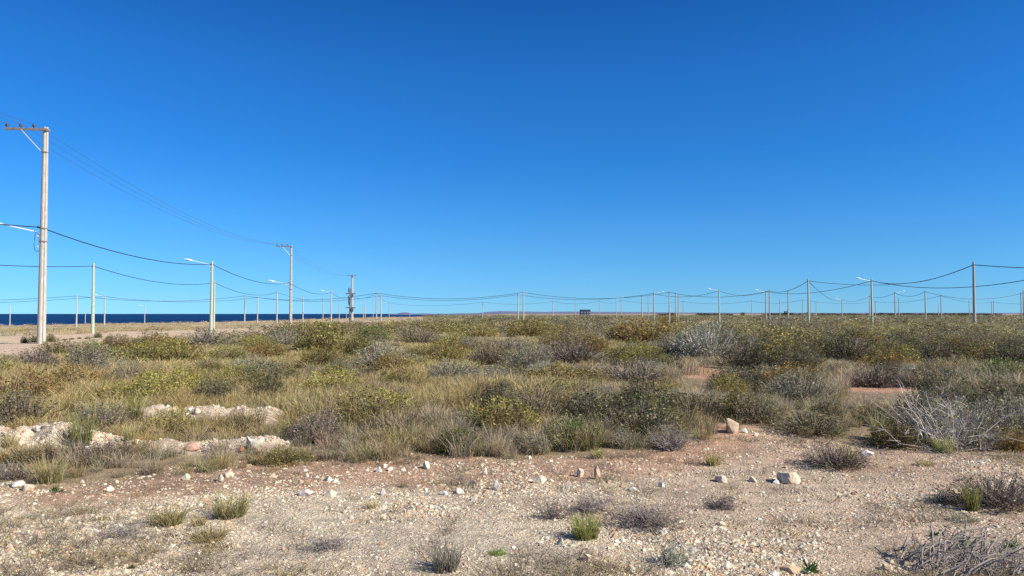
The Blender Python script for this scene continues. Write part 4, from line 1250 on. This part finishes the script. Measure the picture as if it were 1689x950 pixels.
s_(1028, 742, 64, 34, 'grey', "grey green bush between the round green bush and the purple twigs")
s_(880, 752, 70, 36, 'grey', "dull grey bush seaward of the round green bush")
s_(640, 742, 110, 30, 'olive', "low olive bush at the front edge of the golden grass")
s_(520, 735, 110, 58, 'mauve', "grey bush sheltered below the golden grass mound")
s_(755, 752, 90, 44, 'green', "green bush among grass at the front edge in mid view")
s_(470, 768, 90, 30, 'olive', "olive bush inland of the notched white rock")
s_(170, 768, 100, 40, 'mauve', "grey mauve bush between the two rubble ridges and the gravel")
s_(60, 770, 90, 30, 'mauve', "low dark mauve bush at the foot of the rubble heap")
s_(20, 795, 90, 30, 'mauve', "mauve bush cut by the seaward edge before the rubble heap")
s_(1380, 778, 110, 42, 'mauve', "low grey bush alone on bare soil in front of the inland scrub")
s_(1645, 845, 160, 62, 'mauve', "dark twiggy bush on the gravel at the inland edge")
s_(1560, 835, 50, 24, 'mauve', "small twiggy bush on the seaward side of the dark twiggy one")
s_(1475, 742, 95, 44, 'olive', "olive bush seaward of the pale branched bush")
s_(1660, 640, 110, 48, 'green', "fresh green bush at the inland edge")
s_(1668, 612, 100, 46, 'dark', "blackish bush behind the fresh green one")
s_(1630, 608, 60, 30, 'rust', "small orange brown bush beside the blackish one")
s_(1590, 745, 150, 84, 'grey', "large grey green bush under pale bare branches")
s_(1655, 735, 110, 80, 'grey', "grey green bush at the inland edge behind the gravel")
s_(1672, 748, 60, 40, 'rust', "tan orange bush low at the inland edge")
s_(1540, 600, 90, 30, 'dark', "dark bush beyond the red clearing")
s_(1440, 640, 110, 40, 'mauve', "brown mauve bush behind the red clearing")
s_(1400, 600, 100, 44, 'dark', "dark blue green bush deep in the inland scrub")
x, d, z = ground_at(1590, 745)
v, q, c = twig_data(np.random.default_rng(5), 46, 16, 0.80, 0.85, (0.50, 0.46, 0.40), 0.0085, 0.6)
o = link("bare_branches", np_mesh("bare_branches", v, [q], c, M_TWIG), None, (x - 0.15, d + 0.05, z)); 
lv_, lq_, lc_ = twig_data(np.random.default_rng(8), 5, 3, 0.9, 0.3, (0.50, 0.46, 0.40), 0.010, 0.4)
lv_ = lv_ + np.array([-0.42, 0, 0.3]) * (lv_[:, 2:3] / 0.9) ** 1.2 * [1, 0, 0] + [-0.3, 0, 0.12]
link("long_branch", np_mesh("long_branch", lv_, [lq_], lc_, M_TWIG), o)
tag(o, "tangle of pale bare branches rising over the large grey green bush", "bare branches")
v, q, c = twig_data(np.random.default_rng(6), 90, 5, 0.9, 0.55, (0.55, 0.53, 0.48), 0.016, 0.3)
x, d, z = ground_at(1160, 590)
o = link("bare_branches", np_mesh("bare_branches", v, [q], c, M_TWIG), None, (x, d + 0.4, z)); tag(o, "pale bare twigs standing out of the big silvery bush", "bare branches")
for k, (px, py, w_, lb) in enumerate(((40, 566, 14, "first"), (57, 565, 17, "second"), (84, 564, 17, "third"), (106, 561, 7, "fourth"), (119, 560, 9, "fifth"), (131, 559, 8, "sixth"), (145, 559, 10, "seventh"),
                                      (162, 557, 13, "eighth"), (181, 558, 12, "ninth"), (178, 568, 16, "tenth"))):
    x, d, z = ground_at(px, py)
    w2 = w_ / F * d
    shrub_at(x, d, z, w2, w2 * (0.75 if w_ > 12 else .4), 'green', f"small dark green bush on the sandy track, {lb} along from the seaward edge", "green bushes dotting the sandy track")

# landmarks along the skyline, used to say which shrub is which
LAND = [(-200, 110, "the tallest concrete pole"), (110, 215, "the pale green pole by the track"), (215, 300, "the small lone shore lamp pole"),
        (300, 385, "the green lamp pole"), (385, 445, "the stout white pole"), (445, 515, "the second crossarm pole"), (515, 600, "the transformer station"),
        (600, 690, "the tall dark pole"), (690, 815, "the start of the purple hills"), (815, 890, "the close pair of poles"), (890, 975, "the dark building"),
        (975, 1045, "the white lamp pole past the building"), (1045, 1095, "the three poles over the orange bush"), (1095, 1150, "the close white and grey poles"),
        (1150, 1215, "the lamp pole above the silvery bush"), (1215, 1285, "the lamp pair"), (1285, 1360, "the tall half shaded pole"), (1360, 1415, "the lone small lamp pole"),
        (1415, 1460, "the tall lamp pole"), (1460, 1510, "the pole with the inland lamp"), (1510, 1575, "the bare grey pole"), (1575, 1640, "the tallest inland pole"), (1640, 2000, "the inland edge poles")]
ORD = ["first", "second", "third", "fourth", "fifth", "sixth", "seventh", "eighth", "ninth", "tenth", "eleventh", "twelfth", "thirteenth", "fourteenth", "fifteenth", "sixteenth"]
COLN = {'olive': "olive", 'yellow': "yellow green", 'rust': "orange brown", 'grey': "grey green", 'silver': "silvery", 'dark': "dark green", 'green': "fresh green", 'mauve': "purple grey", 'brown': "grey brown"}

rs = np.random.default_rng(21)
cand = []
tries = 0
occ = np.array(PLACED)
def in_scrub(px, py):
    return (py < np.interp(px, FRONT_X, FRONT_Y) - 16) & (py > np.interp(px, TOP_X, TOP_Y) + 4)
NC = 9000
CY_ = 9.0 + 27 * rs.random(NC) ** 0.8
CX_ = (rs.random(NC) * 2 - 1) * (0.70 * CY_ + 0.6)
CZ_ = height(CX_, CY_); CPX, CPY = to_px(CX_, CY_, CZ_)
ok = in_scrub(CPX, CPY)
for a, b, c_, e, w_, h in BERMS: ok &= seg_gauss(CX_, CY_, a, b, c_, e, w_ * 1.3) < .3
for q in ((1157, 622, 30, 12), (1455, 650, 72, 16), (846, 566, 44, 9), (660, 575, 28, 9)): ok &= np.hypot((CPX - q[0]) / (q[2] * 1.1), (CPY - q[1] - 12) / (q[3] + 14)) > 1.15
ok &= clear_of_named(CPX, CPY, 18)
CX_, CY_, CZ_, CPX, CPY = CX_[ok], CY_[ok], CZ_[ok], CPX[ok], CPY[ok]
CNA, CNB = vnoise(CX_, CY_, 4.0, 51), vnoise(CX_, CY_, 5.0, 52)
while len(cand) < 262 and tries < 60000:
    tries += 1
    if tries > len(CX_): break
    x, y, z, px, py, nA, nB = (float(q[tries - 1]) for q in (CX_, CY_, CZ_, CPX, CPY, CNA, CNB))
    grassy = px < 780 and y < 12
    dens = 0.6 if grassy else (0.55 if px < 800 else 1.0)
    if nA < -0.22: dens *= 0.5
    if rs.random() > dens: continue
    hgt = rs.uniform(0.28, 0.62) * (1.25 if y > 20 else 0.8)
    w_ = hgt * rs.uniform(1.5, 3.1)
    if len(occ) and (np.hypot(occ[:, 0] - x, occ[:, 1] - y) < (occ[:, 2] + w_ / 2) * 0.62).any(): continue
    nz_ = nB + rs.normal(0, .13)
    if px > 1180: ks, ps = ['brown', 'dark', 'grey', 'olive', 'rust', 'silver'], [.29, .24, .16, .20, .08, .03]
    elif px > 780: ks, ps = ['brown', 'dark', 'grey', 'olive', 'rust', 'yellow', 'silver'], [.20, .15, .13, .27, .13, .10, .02]
    else: ks, ps = ['brown', 'grey', 'olive', 'rust', 'yellow', 'dark'], [.16, .14, .32, .14, .16, .08]
    kind = ks[int(np.searchsorted(np.cumsum(ps), min(.999, max(0, nz_ + .5))))] if rs.random() < .55 else rs.choice(ks, p=np.array(ps) / sum(ps))
    cand.append([px, y, x, z, w_, hgt, str(kind)])
    occ = np.concatenate([occ, [[x, y, w_ / 2]]])
cand.sort(key=lambda c: c[1])
count = {}
for px, y, x, z, w_, hgt, kind in cand:
    k = next((i for i, L in enumerate(LAND) if L[0] <= px < L[1]), 0)
    c = count[(k, kind)] = count.get((k, kind), 0) + 1
    shrub_at(x, y, z, w_, hgt, kind, f"{COLN[kind]} bush, {ORD[min(c, 16) - 1]} of its colour outward toward {LAND[k][2]}", "low bushes of the scrub")

# ------------------------------------------------------------------ grass between the shrubs (nobody could count it)
rs = np.random.default_rng(31)
gold = dict(base=(0.35, 0.295, 0.09), tipc=(0.61, 0.49, 0.22))
grn = dict(base=(0.27, 0.235, 0.095), tipc=(0.50, 0.405, 0.19))
gry = dict(base=(0.29, 0.25, 0.15), tipc=(0.54, 0.46, 0.30))
GR = [grass_data(rs, 105, 0.25, 0.21, 0.0072, lean=.65, **k_) for k_ in (gold, gold, grn, grn, gry, gry)]
def veg_mask(x, y, edge=0.0):
    z = height(x, y); px, py = to_px(x, y, z)
    fr, tp = np.interp(px, FRONT_X, FRONT_Y), np.interp(px, TOP_X, TOP_Y)
    w = (py < fr + edge + 16 * vnoise(x, y, .7, 61)) & (py > tp)
    wt = w.astype(float)
    for ax, ay, bx_, by_, ww, h in BERMS:
        wt *= 1 - 0.96 * sstep(0.22, 0.45, seg_gauss(x, y, ax, ay, bx_, by_, ww))
    for (qx, qy, hx_, hy_) in ((1157, 621, 34, 14), (1455, 649, 66, 13), (846, 566, 40, 6), (660, 576, 25, 5)):
        wt *= np.hypot((px - qx) / hx_, (py - qy - 5) / (hy_ + 6)) > 1.0 + 0.5 * vnoise(x, y, .8, 62)
    return wt, px, py, z
def grass_layer(N, y0, y1, power, smin, smax, variants, name, dens_left=1.0, dens_right=0.45, edge=0.0, label=None):
    y = y0 + (y1 - y0) * rs.random(N) ** power
    x = (rs.random(N) * 2 - 1) * (0.72 * y + 0.6)
    wt, px, py, z = veg_mask(x, y, edge)
    dens = dens_right + (dens_left - dens_right) * sstep(1150, 850, px + 60 * vnoise(x, y, 3, 63))
    dens = dens * np.clip(0.62 + 1.5 * vnoise(x, y, 1.6, 64), 0.10, 1)
    k = rs.random(N) < wt * dens
    x, y, z, px, py = x[k], y[k], z[k], px[k], py[k]
    nzv = vnoise(x, y, 3.2, 65) + 0.5 * vnoise(x, y, 1.1, 66) + rs.normal(0, .16, len(x))
    lowleft = sstep(700, 745, py) * sstep(700, 500, px)
    nzv = nzv - 0.35 * sstep(850, 1200, px) - 0.25 * lowleft + 0.20 * sstep(950, 700, px)
    pick = np.where(nzv > 0.02, rs.integers(0, 2, len(x)), np.where(nzv > -0.28, rs.integers(2, 4, len(x)), rs.integers(4, 6, len(x))))
    s = rs.uniform(smin, smax, len(x)) ** 1.3 * (0.60 + 0.85 * (0.5 + vnoise(x, y, 2.2, 67))) * (1 - 0.12 * sstep(690, 740, py) * sstep(620, 420, px)) * (1 - 0.18 * sstep(-45, -5, py - np.interp(px, FRONT_X, FRONT_Y)))
    tint = (1 + 0.12 * rs.standard_normal((len(x), 1))) * (1 + 0.04 * rs.standard_normal((len(x), 3)))
    o = link(name, scatter(name, variants, x, y, z - 0.01, s, rs.uniform(0, 6.28, len(x)), pick, M_GRASS, tint))
    tag(o, label, "grass", kind="stuff")
    return o
grass_layer(7600, 7.4, 19, 0.75, 0.7, 1.35, GR, "dry_grass", 1.0, 0.5, label="golden and grey green tufted grass between the nearer bushes")
GR2 = [grass_data(rs, 54, 0.21, 0.55, 0.0125, lean=.8, seg=2, **k_) for k_ in (gold, gold, grn, grn, gry, gry)]
grass_layer(10500, 18, 46, 0.8, 0.8, 1.3, GR2, "dry_grass", 1.0, 0.55, label="dry grass among the bushes farther out")
# sparse little tufts and dry litter on the bare gravel
LT = [grass_data(rs, 26, 0.07, 0.14, 0.0045, lean=1.3, seg=2, **k_) for k_ in (gry, gry, gold, gry, gry, dict(base=(0.21, 0.175, 0.155), tipc=(0.30, 0.26, 0.24)))]
N = 7500
y = 4.2 + 5.6 * rs.random(N); x = (rs.random(N) * 2 - 1) * (0.74 * y + .6)
cl = vnoise(x, y, 1.4, 71) + .6 * vnoise(x, y, .5, 72)
k = (rs.random(N) < np.clip(cl * 2.2 + 0.12, 0.04, 1)) & (bare(x, y) > .5)
x, y = x[k], y[k]
o = link("dry_litter", scatter("dry_litter", LT, x, y, height(x, y), rs.uniform(.5, 1.3, len(x)), rs.uniform(0, 6.28, len(x)), rs.integers(0, 6, len(x)), M_GRASS))
tag(o, "thin grey dry litter and stubble between the stones", "litter", kind="stuff")

# ------------------------------------------------------------------ far scrub, one mass out to the skyline
rs = np.random.default_rng(41)
def lod(rng_, shoots, per, leaf, **kw):
    kw.setdefault('spike', 0.14)
    fo, _ = shrub_data(rng_, shoots=shoots, per=per, leaf=leaf, inner=0.12, **kw); return fo
kinds = ['brown', 'grey', 'olive', 'rust', 'dark', 'yellow', 'mauve', 'brown']
def dull(c, k=0.45):  # mutes the leaf colours, most for the farthest layer
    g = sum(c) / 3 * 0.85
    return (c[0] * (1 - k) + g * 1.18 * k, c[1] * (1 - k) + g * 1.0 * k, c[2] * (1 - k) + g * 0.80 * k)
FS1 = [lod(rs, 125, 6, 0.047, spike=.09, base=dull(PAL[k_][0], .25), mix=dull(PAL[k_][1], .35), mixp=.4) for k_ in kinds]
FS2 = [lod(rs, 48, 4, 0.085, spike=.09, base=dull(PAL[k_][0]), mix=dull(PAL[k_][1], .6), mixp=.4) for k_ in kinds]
def far_layer(N, y0, y1, variants, name, label, h0, h1, dl, dr, power=0.7):
    y = y0 + (y1 - y0) * rs.random(N) ** power
    x = (rs.random(N) * 2 - 1) * (0.72 * y)
    z = height(x, y); px, py = to_px(x, y, z)
    tp = np.interp(px, TOP_X, TOP_Y)
    inside = py > tp
    right = px > 700
    near_ok = (y > 34) | ((rs.random(N) < .35))
    clump = vnoise(x, y, 16, 81) + .7 * vnoise(x, y, 6, 84)
    dens = np.where(inside | right, dr, dl) * np.clip(0.75 + 2.0 * clump, 0.12, 1.6)
    dens = np.where(np.abs(py - np.interp(px, [-400, 0, 150, 300, 420], [580, 575, 562, 553, 545])) < np.interp(px, [0, 300, 420], [16, 8, 4]), np.where((px < 420) & ~inside, 0, dens), dens)
    k = (rs.random(N) < dens) & near_ok & (z > -6) & clear_of_named(px, py, 12)
    x, y, z, px, inside = x[k], y[k], z[k], px[k], (inside | right)[k]
    nz_ = vnoise(x, y, 9, 82) * .9 + rs.normal(0, .30, len(x)) + .45
    pick = np.clip((nz_ * 8).astype(int), 0, 7)
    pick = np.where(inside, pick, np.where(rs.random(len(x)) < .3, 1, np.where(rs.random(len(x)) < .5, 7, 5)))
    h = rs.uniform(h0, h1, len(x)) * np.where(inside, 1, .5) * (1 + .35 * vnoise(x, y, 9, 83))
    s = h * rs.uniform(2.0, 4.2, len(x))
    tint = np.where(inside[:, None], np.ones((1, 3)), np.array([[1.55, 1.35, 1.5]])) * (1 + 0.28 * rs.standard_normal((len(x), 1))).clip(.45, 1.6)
    o = link(name, scatter(name, variants, x, y, z - .03, s, rs.uniform(0, 6.28, len(x)), pick, M_LEAF, tint, sz=h / .75))
    tag(o, label, "scrub", kind="stuff")
far_layer(3300, 32, 95, FS1, "scrub_cover", "mixed grey, olive and rusty scrub covering the plain behind the nearer bushes", .45, 1.1, .28, .50)
far_layer(13000, 90, 480, FS2, "scrub_cover", "dull grey olive scrub running out to the skyline", .5, 1.35, .24, .80, 0.6)
# tan grass in the gaps of the farther scrub
N = 9000
y = 42 + 120 * rs.random(N) ** 0.8; x = (rs.random(N) * 2 - 1) * 0.72 * y; z = height(x, y); px, py = to_px(x, y, z)
trk = np.abs(py - np.interp(px, [-400, 0, 150, 300, 420], [584, 577, 563, 554, 546])) < np.interp(px, [0, 300, 420], [20, 10, 5])
k = ((py > np.interp(px, TOP_X, TOP_Y)) | (px > 650) | (rs.random(N) < .22)) & (z > -4) & ~(trk & (px < 430) & (py < np.interp(px, TOP_X, TOP_Y)))
x, y, z = x[k], y[k], z[k]
TG = [grass_data(rs, 26, 0.20, 1.5, 0.028, lean=1.0, seg=2, **q_) for q_ in (gold, gry, gry, grn)]
o = link("dry_grass", scatter("dry_grass", TG, x, y, z, rs.uniform(.8, 1.6, len(x)), rs.uniform(0, 6.28, len(x)), rs.integers(0, 4, len(x)), M_GRASS, np.full((len(x), 3), .85)))
tag(o, "tan grass in the gaps of the farther scrub", "grass", kind="stuff")
TL = [lod(rs, 40, 5, 0.16, base=(0.055, 0.065, 0.04), mix=(0.08, 0.085, 0.06))]
N = 420
y = rs.uniform(600, 1100, N); px = rs.uniform(1090, 1800, N); x = (px - CX) / F * y
k = vnoise(px, px * 0, 22, 91) > -.12
x, y = x[k], y[k]; h = rs.uniform(1.6, 3.4, len(x))
o = link("treeline", scatter("treeline", TL, x, y, height(x, y), h * 3, x * 3, np.zeros(len(x), int), M_LEAF, sz=h)); tag(o, "broken dark line of far trees along the inland skyline", "treeline", kind="stuff")
